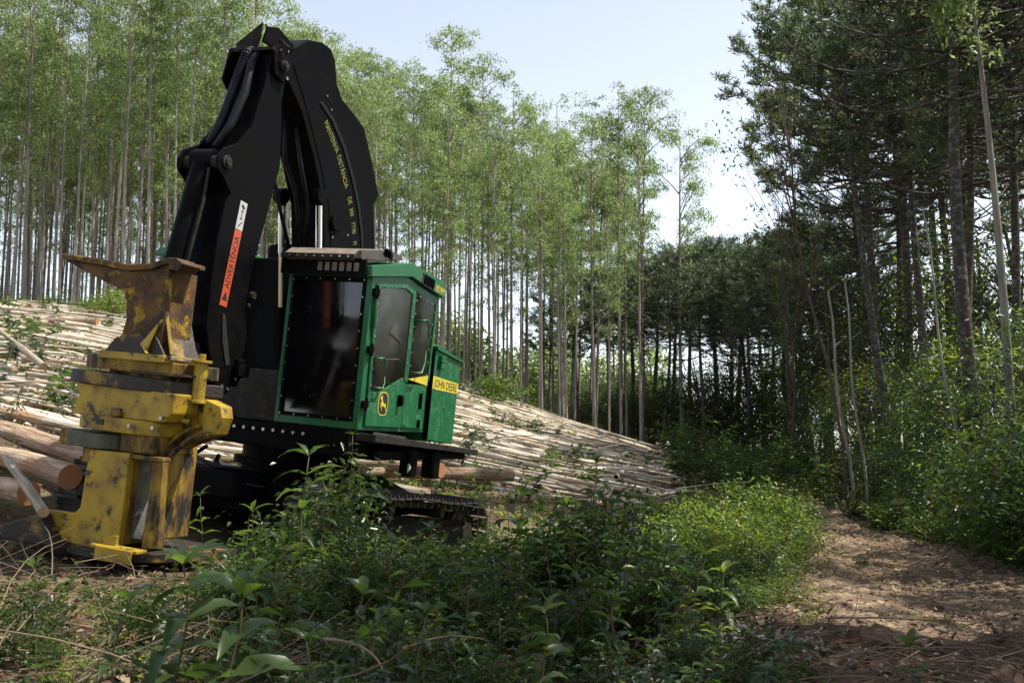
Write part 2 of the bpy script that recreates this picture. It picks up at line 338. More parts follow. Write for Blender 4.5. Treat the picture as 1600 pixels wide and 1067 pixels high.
rut = (rut + np.roll(rut, 1, 0) + np.roll(rut, 1, 1) + np.roll(rut, -1, 1)) * 0.8
pz = pz + rut - 0.04 * np.exp(-((s_ - 0.27) / 0.045) ** 2)[None] - 0.04 * np.exp(-((s_ - 0.66) / 0.045) ** 2)[None]
pz = np.maximum(pz, H(PX[..., 0], PX[..., 1]) + np.where(edge > 0.03, 0.012, -0.06))
mb = MB(); idx = np.arange(170 * 110).reshape(170, 110)
mb.addq(np.concatenate([PX, pz[..., None]], -1).reshape(-1, 3), np.stack([idx[:-1, :-1], idx[:-1, 1:], idx[1:, 1:], idx[1:, :-1]], -1).reshape(-1, 4))
tag(obj('dirt_path', mb, M['path'], smooth=True), kind='structure', label='reddish dirt track leading into the dark forest')

def on_path(x, y, pad=0.0):
    """true where a point lies on the dirt track"""
    x = np.atleast_1d(x); y = np.atleast_1d(y)
    o = np.argsort(La[:, 1]); lx = np.interp(y, La[o, 1], La[o, 0], left=-99, right=99)
    o2 = np.argsort(Ra[:, 1]); rx = np.interp(y, Ra[o2, 1], Ra[o2, 0], left=99, right=-99)
    return (x > lx + pad) & (x < rx - pad) & (y < 26.9) & (y > 6.7)

# ================================================================== THE MACHINE (local frame: x to its left side, y rearward, z up)
fb = link('feller_buncher', None)
fb.matrix_world = Matrix.Translation(Vector(MT)) @ MR.to_4x4()
tag(fb, 'green and black tracked forestry machine with tall folded boom and yellow felling head', 'forestry machine')
def un(u, v, ax, val):
    d = MRn.T @ ray(u, v); o = MRn.T @ (CAM - MT); k = (val - o[ax]) / d[ax]; return o + d * k
def uns(L, ax, val): return [tuple(np.delete(un(u, v, ax, val), ax)) for u, v in L]
def part(name, mb, m, parent=None, **k): return obj(name, mb, m, parent or fb, **k)
def text(name, s, size, origin, dx, dy, m, parent, depth=0.003, xs=1.0):
    cu = bpy.data.curves.new(name, 'FONT'); cu.body = s; cu.size = size; cu.extrude = depth / 2; cu.resolution_u = 2
    t = bpy.data.objects.new('tmp', cu); COL.objects.link(t)
    bpy.context.view_layer.update()
    me = bpy.data.meshes.new_from_object(t.evaluated_get(bpy.context.evaluated_depsgraph_get())); bpy.data.objects.remove(t)
    dx = Vector(dx).normalized(); dy = Vector(dy).normalized(); dz = dx.cross(dy)
    mt = Matrix(((dx.x * xs, dy.x, dz.x, origin[0]), (dx.y * xs, dy.y, dz.y, origin[1]), (dx.z * xs, dy.z, dz.z, origin[2]), (0, 0, 0, 1)))
    me.transform(mt); me.materials.clear(); me.materials.append(m)
    return link(name, me, parent)
STUFFN = ('bolt_row','bolt_ring','hatch_bolts','boom_bolt','stick_bolt','top_bolt','deck_bolts','bracket_bolts','head_bolts','vent_slots','pin_cap','sleeve_rings','pictogram')
def bolts(pts, ax, r=0.013, h=0.012, k=8, sgn=1):
    b = MB()
    for p in pts:
        q = np.array(p, float); e = q.copy(); e[ax] += h * sgn; b.cyl(q, e, r, k)
    return b
def along(P, n, closed=False):
    P = [np.array(p, float) for p in P]; out = []
    if closed: P = P + [P[0]]
    L = [np.linalg.norm(P[i+1] - P[i]) for i in range(len(P)-1)]; T = sum(L)
    for k in range(n):
        t = T * (k + (0 if closed else 0)) / (n if closed else n - 1); i = 0
        while i < len(L) - 1 and t > L[i] + 1e-9: t -= L[i]; i += 1
        out.append(P[i] + (P[i+1] - P[i]) * t / L[i])
    return out

W = 1.15; HC = 1.86; DC = 1.64
# ---- cab body: posts, rails, rear and hidden walls, roof; fascia profile kinks down to the rear
cab = part('cab', MB().box((-0.0, 0.0, 0.0), (0.07, 0.10, 1.78)).box((W-0.085, 0.0, 0.0), (W, 0.10, 1.78))
    .box((0.0702, 0.0, 0.0), (W-0.0852, 0.08, 0.10)).box((0.0702, 0.0, 1.74), (W-0.0852, 0.08, 1.80))
    .box((0.0, 0.1002, 0.0), (0.04, DC, 1.86)).box((0.0402, DC-0.05, 0.0), (W-0.03, DC, 1.80)).box((0.0402, 0.1002, 0.002), (W-0.0302, DC-0.052, 0.05)), M['green'], bevel=0.008)
# side wall with its two window openings built as frame strips
def strip(P, ax, a, b): return MB().prism(P, ax, a, b)
side = MB()
side.prism([(0.1002, 0.0), (DC, 0.0), (DC, 0.62), (1.02, 0.60), (1.0, 0.66), (0.40, 0.46), (0.1002, 0.46)], 0, W-0.03, W-0.004)
side.prism([(0.1002, 0.462), (0.12, 0.462), (0.08, 1.80), (0.1002, 1.86)][:3] + [(0.1002, 1.80)], 0, W-0.03, W-0.005)
side.prism([(1.005, 0.602), (1.06, 0.602), (1.06, 1.78), (1.005, 1.78)], 0, W-0.03, W-0.005)
side.prism([(1.56, 0.622), (DC, 0.622), (1.72, 1.72), (1.60, 1.70)], 0, W-0.03, W-0.003)
side.prism([(0.1002, 1.70), (0.84, 1.80), (1.02, 1.76), (1.70, 1.64), (1.72, 1.76), (0.86, 1.90), (0.1002, 1.86)], 0, W-0.032, W-0.006)
obj('side_panel', side, M['green'], fb, bevel=0.004)
# roof slab and green fascia
fas = MB().prism([(-0.10, 1.75), (0.86, 1.905), (1.75, 1.77), (1.77, 1.985), (0.83, 2.075), (-0.12, 1.88)], 0, -0.02, W+0.045)
part('roof_fascia', fas, M['green'], bevel=0.012)
lv = MB().box((W+0.046, 1.10, 1.85), (W+0.052, 1.44, 2.0)); 
part('roof_louvre', MB().prism([(1.12, 1.86), (1.44, 1.82), (1.44, 1.97), (1.12, 2.01)], 0, W+0.046, W+0.052), M['interior'])
lou = bpy.data.objects['roof_louvre']
for k in range(5):
    y = 1.15 + k * 0.06; obj('slat', MB().prism([(y, 1.868 - k*.006), (y + 0.022, 1.866 - k*.006), (y + 0.03, 1.985 - k*.007), (y + 0.008, 1.99 - k*.007)], 0, W+0.0525, W+0.07), M['black'], lou)
# black dusty roof visor over the front
vis = part('roof_visor', MB().prism([(-0.20, 1.95), (-0.24, 1.98), (-0.10, 2.07), (0.62, 2.20), (0.80, 2.12), (0.75, 2.08), (-0.13, 1.90)], 0, [0.05]*7, [0.98]*7), M['roofdust'], bevel=0.01)
obj('visor_side', MB().prism([(-0.20, 1.945), (-0.10, 2.055), (0.58, 2.18), (0.74, 2.13), (0.7, 2.085), (-0.125, 1.90)], 0, [0.9802]*6, [1.10, 1.03, 1.03, 1.10, 1.12, 1.12]), M['blackdust'], vis, bevel=0.008)
obj('visor_front', MB().box((0.03, -0.262, 1.925), (1.03, -0.242, 1.985)), M['blackdust'], vis, bevel=0.004)
obj('bolt_row', bolts([(x, -0.262, 1.955) for x in np.linspace(0.04, 0.96, 9)], 1, 0.012, 0.01, 8, -1), M['bare'], vis)
# row of vents between visor and window
vt = part('vent_band', MB().box((-0.02, -0.16, 1.755), (1.13, -0.124, 1.945)), M['black'])
for k in range(6): obj('vent', MB().box((0.50 + k*0.098, -0.175, 1.80), (0.56 + k*0.098, -0.1605, 1.90)), M['roofdust'], vt)
# front window
fw_ = part('front_window', MB().box((0.075, 0.012, 0.105), (W-0.09, 0.030, 1.735)), M['glass'])
obj('window_frame', MB().box((0.06, -0.016, 0.09), (0.105, -0.001, 1.75)).box((W-0.12, -0.016, 0.09), (W-0.075, -0.001, 1.75)).box((0.1052, -0.016, 0.09), (W-0.1202, -0.001, 0.135)).box((0.1052, -0.016, 1.70), (W-0.1202, -0.001, 1.75)), M['black'], fw_, bevel=0.003)
obj('bolt_ring', bolts(along([(0.083, -0.016, 0.11), (W-0.098, -0.016, 0.11), (W-0.098, -0.016, 1.725), (0.083, -0.016, 1.725)], 26, True), 1, 0.010, 0.008, 8, -1), M['bare'], fw_)
# interior seen through the glass
seat = part('operator_seat', MB().box((0.30, 0.75, 0.35), (0.85, 1.25, 0.55)).box((0.32, 1.2, 0.5), (0.83, 1.35, 1.25)).box((0.42, 1.22, 1.27), (0.73, 1.32, 1.50)).box((0.16, 0.65, 0.55), (0.27, 1.15, 0.70)).box((0.88, 0.65, 0.55), (0.99, 1.15, 0.70)), M['interior'], bevel=0.03)
# ---- door: green lower panel, kinked window, frame
door = part('cab_door', MB().prism([(0.12, 0.05), (0.98, 0.05), (0.985, 0.585), (0.90, 0.66), (0.36, 0.455), (0.12, 0.455)], 0, W-0.003, W+0.028)
    .prism([(0.118, 0.456), (0.165, 0.456), (0.125, 1.66), (0.075, 1.70)], 0, W-0.003, W+0.026)
    .prism([(0.945, 0.64), (0.99, 0.60), (1.0, 1.75), (0.955, 1.72)], 0, W-0.003, W+0.026)
    .prism([(0.08, 1.70), (0.13, 1.66), (0.77, 1.745), (0.953, 1.70), (0.998, 1.752), (0.79, 1.80)], 0, W-0.003, W+0.024), M['green'], bevel=0.006)
dw = obj('door_window', MB().prism([(0.166, 0.457), (0.36, 0.459), (0.90, 0.665), (0.943, 0.645), (0.954, 1.70), (0.77, 1.742), (0.13, 1.658)], 0, W+0.002, W+0.012), M['glass2'], door)
obj('bolt_ring', bolts(along([(W+0.026, .145, .52), (W+0.026, .11, 1.66), (W+0.026, .77, 1.765), (W+0.026, .972, 1.70), (W+0.026, .966, .66)], 17) + along([(W+0.028, .22, .44), (W+0.028, .86, .64)], 4), 0, 0.012, 0.01), M['bare'], door)
def loop_handle(name, P, parent, r=0.012, off=0.07):
    a = [np.array([W+0.02, *P[0]])]; a += [np.array([W+0.02+off, *p]) for p in P]; a += [np.array([W+0.02, *P[-1]])]
    obj(name, MB().tube(a, r, 8), M['green'], parent, smooth=True)
loop_handle('grab_handle', [(0.17, 0.84), (0.28, 0.86), (0.34, 0.80), (0.355, 0.57), (0.32, 0.50), (0.2, 0.50)], door)
obj('door_latch', MB().box((W+0.029, 0.82, 0.31), (W+0.075, 0.875, 0.45)).box((W+0.076, 0.83, 0.33), (W+0.09, 0.865, 0.43)), M['black'], door, bevel=0.006)
for z in (1.60, 0.93, 0.30):
    obj('door_hinge', MB().box((W-0.005, 0.015, z-0.04), (W+0.05, 0.115, z+0.04)).cyl((W+0.045, 0.06, z-0.075), (W+0.045, 0.06, z+0.075), 0.02, 10), M['black'], door, bevel=0.004)
obj('hinge_bar', MB().cyl((W+0.04, 0.085, 1.18), (W+0.04, 0.06, 1.66), 0.018, 10), M['green'], door)
obj('wiper', MB().cyl((W+0.03, 0.50, 1.17), (W+0.03, 0.78, 1.08), 0.007, 6).cyl((W+0.032, 0.2, 0.83), (W+0.032, 0.75, 0.88), 0.004, 6), M['bare'], door)
# emblem: leaping deer in an oval
def oval(cy, cz, ry, rz, n=28, p=3.0): return [(cy + ry * math.copysign(abs(math.cos(t)) ** (2/p), math.cos(t)), cz + rz * math.copysign(abs(math.sin(t)) ** (2/p), math.sin(t))) for t in [2*PI*k/n for k in range(n)]]
em = obj('emblem', MB().prism(oval(0.475, 0.325, 0.118, 0.142), 0, W+0.0285, W+0.031), M['yprint'], door)
obj('emblem_field', MB().prism(oval(0.475, 0.325, 0.104, 0.128), 0, W+0.0312, W+0.0325), M['ink'], em)
deer = [(.070,.050),(.085,.062),(.078,.078),(.060,.085),(.052,.105),(.046,.085),(.034,.108),(.034,.080),(.026,.050),(.010,.020),(-.020,.002),(-.050,-.002),(-.066,.012),(-.062,-.010),(-.070,-.040),(-.084,-.075),(-.098,-.105),(-.088,-.104),(-.066,-.070),(-.044,-.036),(-.010,-.030),(.020,-.022),(.036,-.045),(.030,-.085),(.040,-.083),(.050,-.040),(.040,-.010),(.058,-.012),(.074,-.045),(.082,-.040),(.066,.004),(.050,.022),(.048,.046)]
obj('emblem_deer', MB().prism([(0.475 - a*0.92, 0.325 + b) for a, b in deer], 0, W+0.0327, W+0.034), M['yprint'], em)
# fixed rear side window behind the door
fwn = part('side_window', MB().prism([(1.062, 0.63), (1.56, 0.70), (1.60, 1.68), (1.062, 1.76)], 0, W-0.001, W+0.008), M['glass2'])
obj('window_frame', MB().prism([(1.005, 0.60), (1.045, 0.63), (1.045, 1.745), (1.005, 1.75)], 0, W, W+0.022).prism([(1.575, 0.68), (1.625, 0.66), (1.66, 1.67), (1.61, 1.68)], 0, W, W+0.022), M['green'], fwn, bevel=0.004)
obj('bolt_ring', bolts(along([(W+0.01, 1.08, .66), (W+0.01, 1.08, 1.72), (W+0.01, 1.57, 1.64), (W+0.01, 1.54, .74)], 16), 0, 0.012, 0.01), M['bare'], fwn)
loop_handle('grab_handle', [(1.13, 1.40), (1.24, 1.42), (1.31, 1.34), (1.29, 0.90), (1.22, 0.75), (1.10, 0.74)], fwn, 0.013, 0.09)
part('side_hatch', MB().prism([(1.01, 0.06), (1.55, 0.04), (1.57, 0.60), (1.01, 0.585)], 0, W-0.002, W+0.018), M['green'], bevel=0.006)
sh = bpy.data.objects['side_hatch']
obj('hatch_latch', MB().box((W+0.019, 1.40, 0.30), (W+0.05, 1.435, 0.50)).box((W+0.019, 1.40, 0.06), (W+0.05, 1.435, 0.16)), M['black'], sh, bevel=0.004)
obj('hatch_bolts', bolts([(W+0.018, 1.06, 0.10), (W+0.018, 1.06, 0.52), (W+0.018, 1.50, 0.54)], 0, 0.012, 0.01), M['bare'], sh)
# rear box (fuel / service box) with chamfered top
rb = part('service_box', MB().prism([(1.665, -0.10), (2.44, -0.14), (2.46, 0.93), (2.40, 1.03), (1.70, 1.12), (1.665, 1.08)], 0, 0.3, W+0.045), M['green'], bevel=0.015)
obj('box_lid', MB().prism([(1.68, 1.085), (2.42, 0.985), (2.50, 0.97), (2.50, 0.995), (1.70, 1.15), (1.66, 1.13)], 0, 0.28, W+0.075), M['green'], rb, bevel=0.005)
obj('lid_clasp', MB().box((W+0.046, 1.78, 0.93), (W+0.10, 1.92, 1.02)).box((W+0.046, 1.80, 0.84), (W+0.09, 1.90, 0.92)), M['green'], rb, bevel=0.006)
obj('seam_strip', MB().box((W-0.02, 1.645, -0.08), (W+0.055, 1.663, 1.09)), M['black'], rb)
for z in (0.2, 0.6): obj('rivet', bolts([(W+0.045, 1.9 + z*0.3, z*0.6 - 0.02)], 0, 0.014, 0.01), M['bare'], rb)
# yellow stripe and lettering
part('yellow_stripe', MB().prism([(1.03, 0.655), (1.57, 0.735), (1.57, 0.605)], 0, W+0.019, W+0.0235), M['yprint'])
part('name_stripe', MB().prism([(1.666, 0.575), (2.43, 0.545), (2.445, 0.685), (1.666, 0.745)], 0, W+0.0455, W+0.0490), M['yprint'])
text('lettering', 'JOHN DEERE', 0.150, (W+0.0495, 1.72, 0.605), (0, 1, -0.055), (0, 0.03, 1), M['ink'], fb, xs=0.80)
text('model_number', '859M', 0.125, (W+0.046, 1.50, 1.835), (0, 1, -0.12), (0, 0.1, 1), M['yprint'], fb, xs=0.92)
part('work_light', MB().cyl((W-0.06, 0.42, 2.13), (W-0.06, 0.34, 2.13), 0.035, 12).box((W-0.09, 0.41, 2.04), (W-0.03, 0.46, 2.12)), M['black'], bevel=0.004)

# ---- platform and deck
part('side_step', MB().prism([(0.05, -0.03), (2.95, -0.20), (2.95, -0.27), (0.05, -0.12)], 0, 0.2, W+0.22), M['blackdust'], bevel=0.01)
stp = bpy.data.objects['side_step']
for k in range(16): obj('step_tooth', MB().prism([(0.08 + k*.045, -0.028 - k*.0027), (0.10 + k*.045, -0.004 - k*.0027), (0.12 + k*.045, -0.029 - k*.0027)], 0, W+0.16, W+0.22), M['steel'], stp)
obj('step_bracket', MB().box((W-0.05, 1.15, -0.55), (W+0.12, 1.35, -0.19)).box((W-0.05, 1.75, -0.58), (W+0.14, 1.95, -0.22)).box((0.3, 0.4, -0.35), (W+0.05, 2.9, -0.225)), M['black'], stp, bevel=0.03)
part('main_deck', MB().box((-2.35, -0.05, -0.30), (-0.012, 3.7, -0.02)).box((-0.0118, -0.08, -0.32), (W-0.05, 0.35, -0.005)).box((-0.011, 0.36, -0.32), (0.3, 3.6, -0.24)), M['black'], bevel=0.02)
part('deck_bolts', bolts([(x, -0.082, -0.10 - 0.0*x) for x in np.linspace(-0.62, 0.5, 9)], 1, 0.02, 0.03, 8, -1), M['bare'])
part('engine_hood', MB().box((-1.38, 0.9, -0.01), (0.0-0.02, 3.7, 2.1)).prism([(-1.38, 2.102), (-0.02, 2.102), (-0.02, 2.2), (-1.15, 2.40), (-1.38, 2.35)], 1, 1.35, 3.6), M['black'], bevel=0.03)
eh = part('side_housing', MB().box((-2.55, 0.62, 0.0), (-1.40, 3.7, 2.02)).prism([(-2.60, 2.022), (-1.36, 2.022), (-1.36, 2.16), (-2.5, 2.14)], 1, 0.5, 3.7), M['green'], bevel=0.02)
for k in range(9): obj('grille_slat', MB().box((-2.45 + k*0.055, 0.60, 1.18), (-2.42 + k*0.055, 0.617, 1.44)), M['black'], eh)
obj('housing_step', MB().box((-2.56, 0.55, 1.08), (-1.42, 0.618, 1.12)).box((-2.56, 0.55, 1.50), (-1.42, 0.618, 1.53)), M['green'], eh)
part('counterweight', MB().box((-2.4, 3.72, -0.2), (-0.2, 4.1, 1.2)), M['black'], bevel=0.08)
part('front_guard', MB().box((-1.32, 0.5, -0.015), (-0.02, 0.89, 0.62)).box((-0.62, 0.10, -0.012), (-0.03, 0.48, 0.48)), M['blackdust'], bevel=0.02)

# ---- undercarriage
part('turntable', MB().cyl((-0.6, 1.45, -0.75), (-0.6, 1.45, -0.33), 0.72, 36).cyl((-0.6, 1.45, -0.60), (-0.6, 1.45, -0.52), 0.82, 36), M['black'])
part('car_body', MB().prism([(-1.9, -1.15), (0.7, -1.15), (0.7, -0.95), (0.0, -0.70), (-1.2, -0.70), (-1.9, -0.92)], 1, 0.2, 2.7).box((-1.2, -0.28, -0.95), (-0.25, 0.22, -0.62)), M['black'], bevel=0.03)
part('swivel_hose', MB().tube([(-0.9, 0.2, -0.5), (-0.7, -0.1, -0.55), (-0.4, -0.15, -0.75), (-0.1, 0.1, -0.8)], 0.03, 8).tube([(-1.1, 0.2, -0.4), (-1.0, -0.15, -0.5), (-0.6, -0.2, -0.6), (-0.2, 0.1, -0.6)], 0.025, 8), M['rubber'], smooth=True)
TL, TR_ = 4.15, 0.42                                     # track length, end radius
def track(xc, name='crawler_track'):
    base = link(name, MB().prism([(-0.1, -0.17), (TL-2*TR_-0.1, -0.17), (TL-2*TR_, 0.0), (TL-2*TR_-0.1, 0.17), (-0.1, 0.17), (-0.25, 0)], 0, -0.2, 0.2).mesh('track_frame', [M['black']]), fb)
    base.matrix_local = Matrix.Translation((xc, -0.20, -1.12)) @ Matrix.Rotation(math.radians(-4.6), 4, 'X')
    for nm, y in (('idler_wheel', 0.0), ('drive_sprocket', TL-2*TR_)):
        b = MB().cyl((-0.10, y, 0), (0.10, y, 0), TR_-0.06, 26).cyl((-0.23, y, 0), (0.23, y, 0), 0.15, 16)
        if nm == 'drive_sprocket':
            for k in range(14):
                a = 2*PI*k/14; b.box((-0.05, y-0.03, TR_-0.08), (0.05, y+0.03, TR_-0.01), Rm=np.array(Matrix.Rotation(a, 3, 'X')), c=(0, y, 0))
        obj(nm, b, M['blackdust'], base, bevel=0.004)
    for k in range(8):
        y = 0.38 + k * 0.38
        obj('track_roller', MB().cyl((-0.24, y, -0.27), (0.24, y, -0.27), 0.10, 16), M['blackdust'], base)
    for y in (1.0, 2.4): obj('carrier_roller', MB().cyl((-0.24, y, 0.26), (0.24, y, 0.26), 0.07, 14), M['blackdust'], base)
    span = TL - 2*TR_; per = 2*span + 2*PI*TR_; n = 46
    for k in range(n):
        s = per * k / n
        if s < span: y, z, a = s, TR_, 0
        elif s < span + PI*TR_:
            t = (s - span) / TR_; y, z, a = span + TR_*math.sin(t), TR_*math.cos(t), -t
        elif s < 2*span + PI*TR_: y, z, a = span - (s - span - PI*TR_), -TR_, PI
        else:
            t = (s - 2*span - PI*TR_) / TR_; y, z, a = -TR_*math.sin(t), -TR_*math.cos(t), PI - t
        if s < span: z -= 0.03 * math.sin(PI * s / span * 2) ** 2
        o = link('track_shoe', SHOE, base, Matrix.Translation((0, y, z)) @ Matrix.Rotation(a, 4, 'X'))
    ch = MB()
    pts = []
    for k in range(64):
        s = per * k / 64; R_ = TR_ - 0.045
        if s < span: pts.append((s, R_))
        elif s < span + PI*TR_: t = (s - span) / TR_; pts.append((span + R_*math.sin(t), R_*math.cos(t)))
        elif s < 2*span + PI*TR_: pts.append((span - (s - span - PI*TR_), -R_))
        else: t = (s - 2*span - PI*TR_) / TR_; pts.append((-R_*math.sin(t), -R_*math.cos(t)))
    for x in (-0.11, 0.09):
        b = MB(); n_ = len(pts); V = []
        for sc_, xx in ((1, x), (1, x+0.03)):
            for p in pts: V.append((xx, *p))
        ins = [(np.array(p) - np.array([np.clip(p[0], 0, span), 0])) for p in pts]
        for xx in (x, x+0.03):
            for p, q in zip(pts, ins): V.append((xx, p[0] - q[0] * 0.2, p[1] - q[1] * 0.2))
        F = []
        for i in range(n_):
            j = (i+1) % n_
            F += [(i, j, n_+j, n_+i), (2*n_+i, 3*n_+i, 3*n_+j, 2*n_+j), (i, 2*n_+i, 2*n_+j, j), (n_+i, n_+j, 3*n_+j, 3*n_+i)]
        b.add(V, F); obj('track_chain', b, M['blackdust'], base)
    return base
_sb = MB().box((-0.34, -0.088, 0.0), (0.34, 0.088, 0.022)).prism([(-0.082, 0.0222), (-0.058, 0.0222), (-0.062, 0.07), (-0.076, 0.07)], 0, -0.34, 0.34).prism([(0.02, 0.0222), (0.04, 0.0222), (0.036, 0.052), (0.024, 0.052)], 0, -0.34, 0.34)
SHOE = _sb.mesh('track_shoe', [M['steel']])
track(1.02); track(-2.22)

# ---- boom
XB0, XB1 = -0.60, -0.10
bo = [(-0.33, 4.30), (-0.32, 4.42), (0.0, 4.66), (0.30, 4.74), (0.5, 4.73), (0.62, 4.62), (0.71, 4.35), (0.86, 4.20), (1.20, 4.10), (1.46, 4.0), (1.72, 3.65), (2.01, 3.21), (1.98, 3.14), (1.90, 3.05), (2.0, 2.7), (2.08, 2.40), (2.2, 1.6), (2.1, 0.8), (1.5, 0.3), (1.2, 0.5), (0.95, 1.6), (0.82, 2.21), (0.69, 2.77), (0.37, 3.30), (0.02, 3.77), (-0.30, 4.02)]
boom = part('boom', MB().prism([(a - 0.0, b) for a, b in bo], 0, XB0, XB1), M['black'], bevel=0.012)
wl = [(0.36, 3.98), (0.66, 3.84), (0.98, 3.58), (1.25, 3.25), (1.46, 2.93), (1.60, 2.62), (1.68, 2.36)]
obj('side_flange', MB().prism(wl + [(y + 0.05, z + 0.04) for y, z in wl[::-1]], 0, XB1+0.009, XB1+0.022), M['flange'], boom, bevel=0.004)
obj('side_plate', MB().prism([(-0.25, 4.25), (0.55, 4.66), (0.64, 4.33), (0.84, 4.13), (1.18, 4.03), (1.40, 3.93), (1.90, 3.2), (1.80, 3.05), (1.92, 2.4), (2.0, 1.7), (1.1, 1.7), (0.95, 2.3), (0.8, 2.8), (0.47, 3.34), (0.1, 3.85)], 0, XB1+0.0005, XB1+0.008), M['black'], boom)
obj('boom_boss', MB().cyl((XB1+0.009, 0.98, 2.60), (XB1+0.05, 0.98, 2.60), 0.11, 20), M['black'], boom, bevel=0.006)
obj('boom_bolt', bolts([(XB1+0.009, 0.5, 4.12), (XB1+0.009, 0.62, 3.98), (XB1+0.009, 1.3, 2.5), (XB1+0.009, 0.95, 2.4)], 0, 0.014, 0.012), M['bare'], boom)
d0 = un(512, 207, 0, XB1); d1 = un(552, 358, 0, XB1); dd = Vector(d1 - d0); ln = dd.length
dup_ = Vector((0, -dd.z, dd.y)); dup_ = dup_ if dup_.y > 0 else -dup_
nx_ = dd.cross(dup_).x
# lettering runs along an arc down the boom side, one word after another
words = ['MANTENHA', 'DISTÂNCIA', 'DE', '300', 'FT/90', 'M']
arc = [(0.50, 3.77), (0.77, 3.55), (1.02, 3.26), (1.23, 2.95), (1.38, 2.66), (1.47, 2.40)]
def arcpt(t):
    t = min(max(t, 0), 1) * (len(arc) - 1); i = min(int(t), len(arc) - 2); f = t - i; a = Vector(arc[i]); b = Vector(arc[i+1]); return a + (b - a) * f, (b - a).normalized()
tot = sum(len(x_) for x_ in words) + 5 * 0.8; pos = 0
for wd in words:
    p0, _ = arcpt(pos / tot); p1, _ = arcpt((pos + len(wd)) / tot); dr = (p1 - p0)
    text('warning_lettering', wd, 0.135, (XB1+0.0085, p0.x, p0.y), (0, dr.x, dr.y), (0, -dr.y, dr.x), M['yprint_dim'], boom, xs=min(1.3, dr.length / (len(wd) * 0.090)))
    pos += len(wd) + 0.8
# cylinders that lift the boom
for x in (XB0-0.09, XB1-0.02):
    hc = part('hoist_cylinder', MB().cyl((x, 0.62, 2.80), (x, 0.95, 0.9), 0.042, 16), M['chrome'], smooth=False)
    obj('rod_eye', MB().cyl((x-0.06, 0.60, 2.86), (x+0.06, 0.60, 2.86), 0.10, 18).cyl((x, 0.605, 2.84), (x, 0.625, 2.74), 0.06, 14), M['black'], hc)
    obj('barrel', MB().cyl((x, 0.86, 1.45), (x, 1.05, 0.3), 0.085, 18), M['black'], hc)
obj('hose_bundle', MB().tube([(-0.35, 0.05, 3.7), (-0.38, 0.18, 3.2), (-0.36, 0.42, 2.9), (-0.3, 0.62, 2.2)], 0.03, 8).tube([(-0.22, 0.1, 3.6), (-0.2, 0.3, 3.1), (-0.22, 0.55, 2.7), (-0.3, 0.7, 2.2)], 0.025, 8).tube([(-0.5, 0.05, 3.7), (-0.52, 0.1, 3.1), (-0.5, 0.3, 2.7), (-0.45, 0.6, 2.1)], 0.025, 8), M['rubber'], boom, smooth=True)

# ---- stick
st = [(-0.65, 4.24), (-0.74, 3.80), (-0.89, 3.28), (-1.02, 2.92), (-1.16, 2.5), (-1.24, 1.95), (-1.26, 1.4), (-1.26, 0.98), (-1.12, 0.6), (-0.99, 0.30), (-0.86, 0.24), (-0.76, 0.30), (-0.72, 0.40), (-0.62, 0.36), (-0.58, 0.46), (-0.52, 0.47), (-0.50, 0.62), (-0.56, 1.0), (-0.63, 1.35), (-0.58, 1.75), (-0.50, 2.05), (-0.37, 2.6), (-0.28, 3.01), (-0.32, 3.4), (-0.38, 3.75), (-0.33, 4.27)]
stick = part('stick', MB().prism(st, 0, XB0, XB1), M['black'], bevel=0.012)
obj('stiffener_rib', MB().prism([(-1.03, 1.15), (-0.98, 1.15), (-0.90, 0.9), (-0.80, 0.60), (-0.87, 0.58), (-0.98, 0.85)], 0, XB1+0.001, XB1+0.012), M['blackdust'], stick, bevel=0.004)
obj('foot_bracket', MB().box((XB1+0.001, -0.74, 0.48), (XB1+0.09, -0.54, 0.62)).box((XB1+0.001, -0.72, 0.63), (XB1+0.06, -0.56, 0.68)), M['black'], stick, bevel=0.01)
obj('side_boss', MB().cyl((XB1+0.001, -0.56, 1.42), (XB1+0.05, -0.56, 1.42), 0.045, 14).cyl((XB1+0.001, -0.60, 1.30), (XB1+0.03, -0.60, 1.30), 0.025, 10), M['blackdust'], stick, bevel=0.004)
obj('stick_bolt', bolts([(XB1+0.0005, -0.68, 0.45), (XB1+0.0005, -0.80, 0.33), (XB1+0.0005, -0.56, 0.56), (XB1+0.0005, -0.90, 0.36)], 0, 0.016, 0.014), M['bare'], stick)
for x in (XB0-0.035, XB1-0.004):
    obj('cylinder_ear', MB().prism([(-0.86, 3.36), (-1.10, 3.05), (-1.34, 2.92), (-1.42, 2.80), (-1.40, 2.68), (-1.28, 2.60), (-1.14, 2.45), (-1.0, 2.7)], 0, x, x+0.04), M['black'], stick, bevel=0.006)
obj('upper_pin', MB().cyl((XB0-0.07, -1.28, 2.78), (XB1+0.06, -1.28, 2.78), 0.075, 20).cyl((XB1+0.061, -1.28, 2.78), (XB1+0.085, -1.28, 2.78), 0.045, 14), M['blackdust'], stick, bevel=0.006)
obj('hose_sleeve', MB().tube([(-0.40, -0.55, 4.36), (-0.40, -0.74, 4.22), (-0.42, -0.84, 3.85), (-0.46, -0.95, 3.4), (-0.47, -1.10, 3.05)], 0.055, 10).tube([(-0.30, -0.62, 4.3), (-0.28, -0.78, 4.1), (-0.25, -0.88, 3.7), (-0.3, -0.99, 3.3), (-0.36, -1.12, 3.0)], 0.05, 10), M['rubber'], stick, smooth=True)
ribs = MB()
for k in range(26):
    t = k / 25; pth = np.array([(-0.40, -0.60, 4.33), (-0.40, -0.74, 4.22), (-0.42, -0.84, 3.85)]); q = t * 2; i = min(int(q), 1); a = pth[i] + (pth[i+1] - pth[i]) * (q - i); b_ = a + unit(pth[i+1] - pth[i]) * 0.011
    ribs.tube([a, b_], 0.063, 10)
obj('sleeve_rings', ribs, M['rubber'], stick)
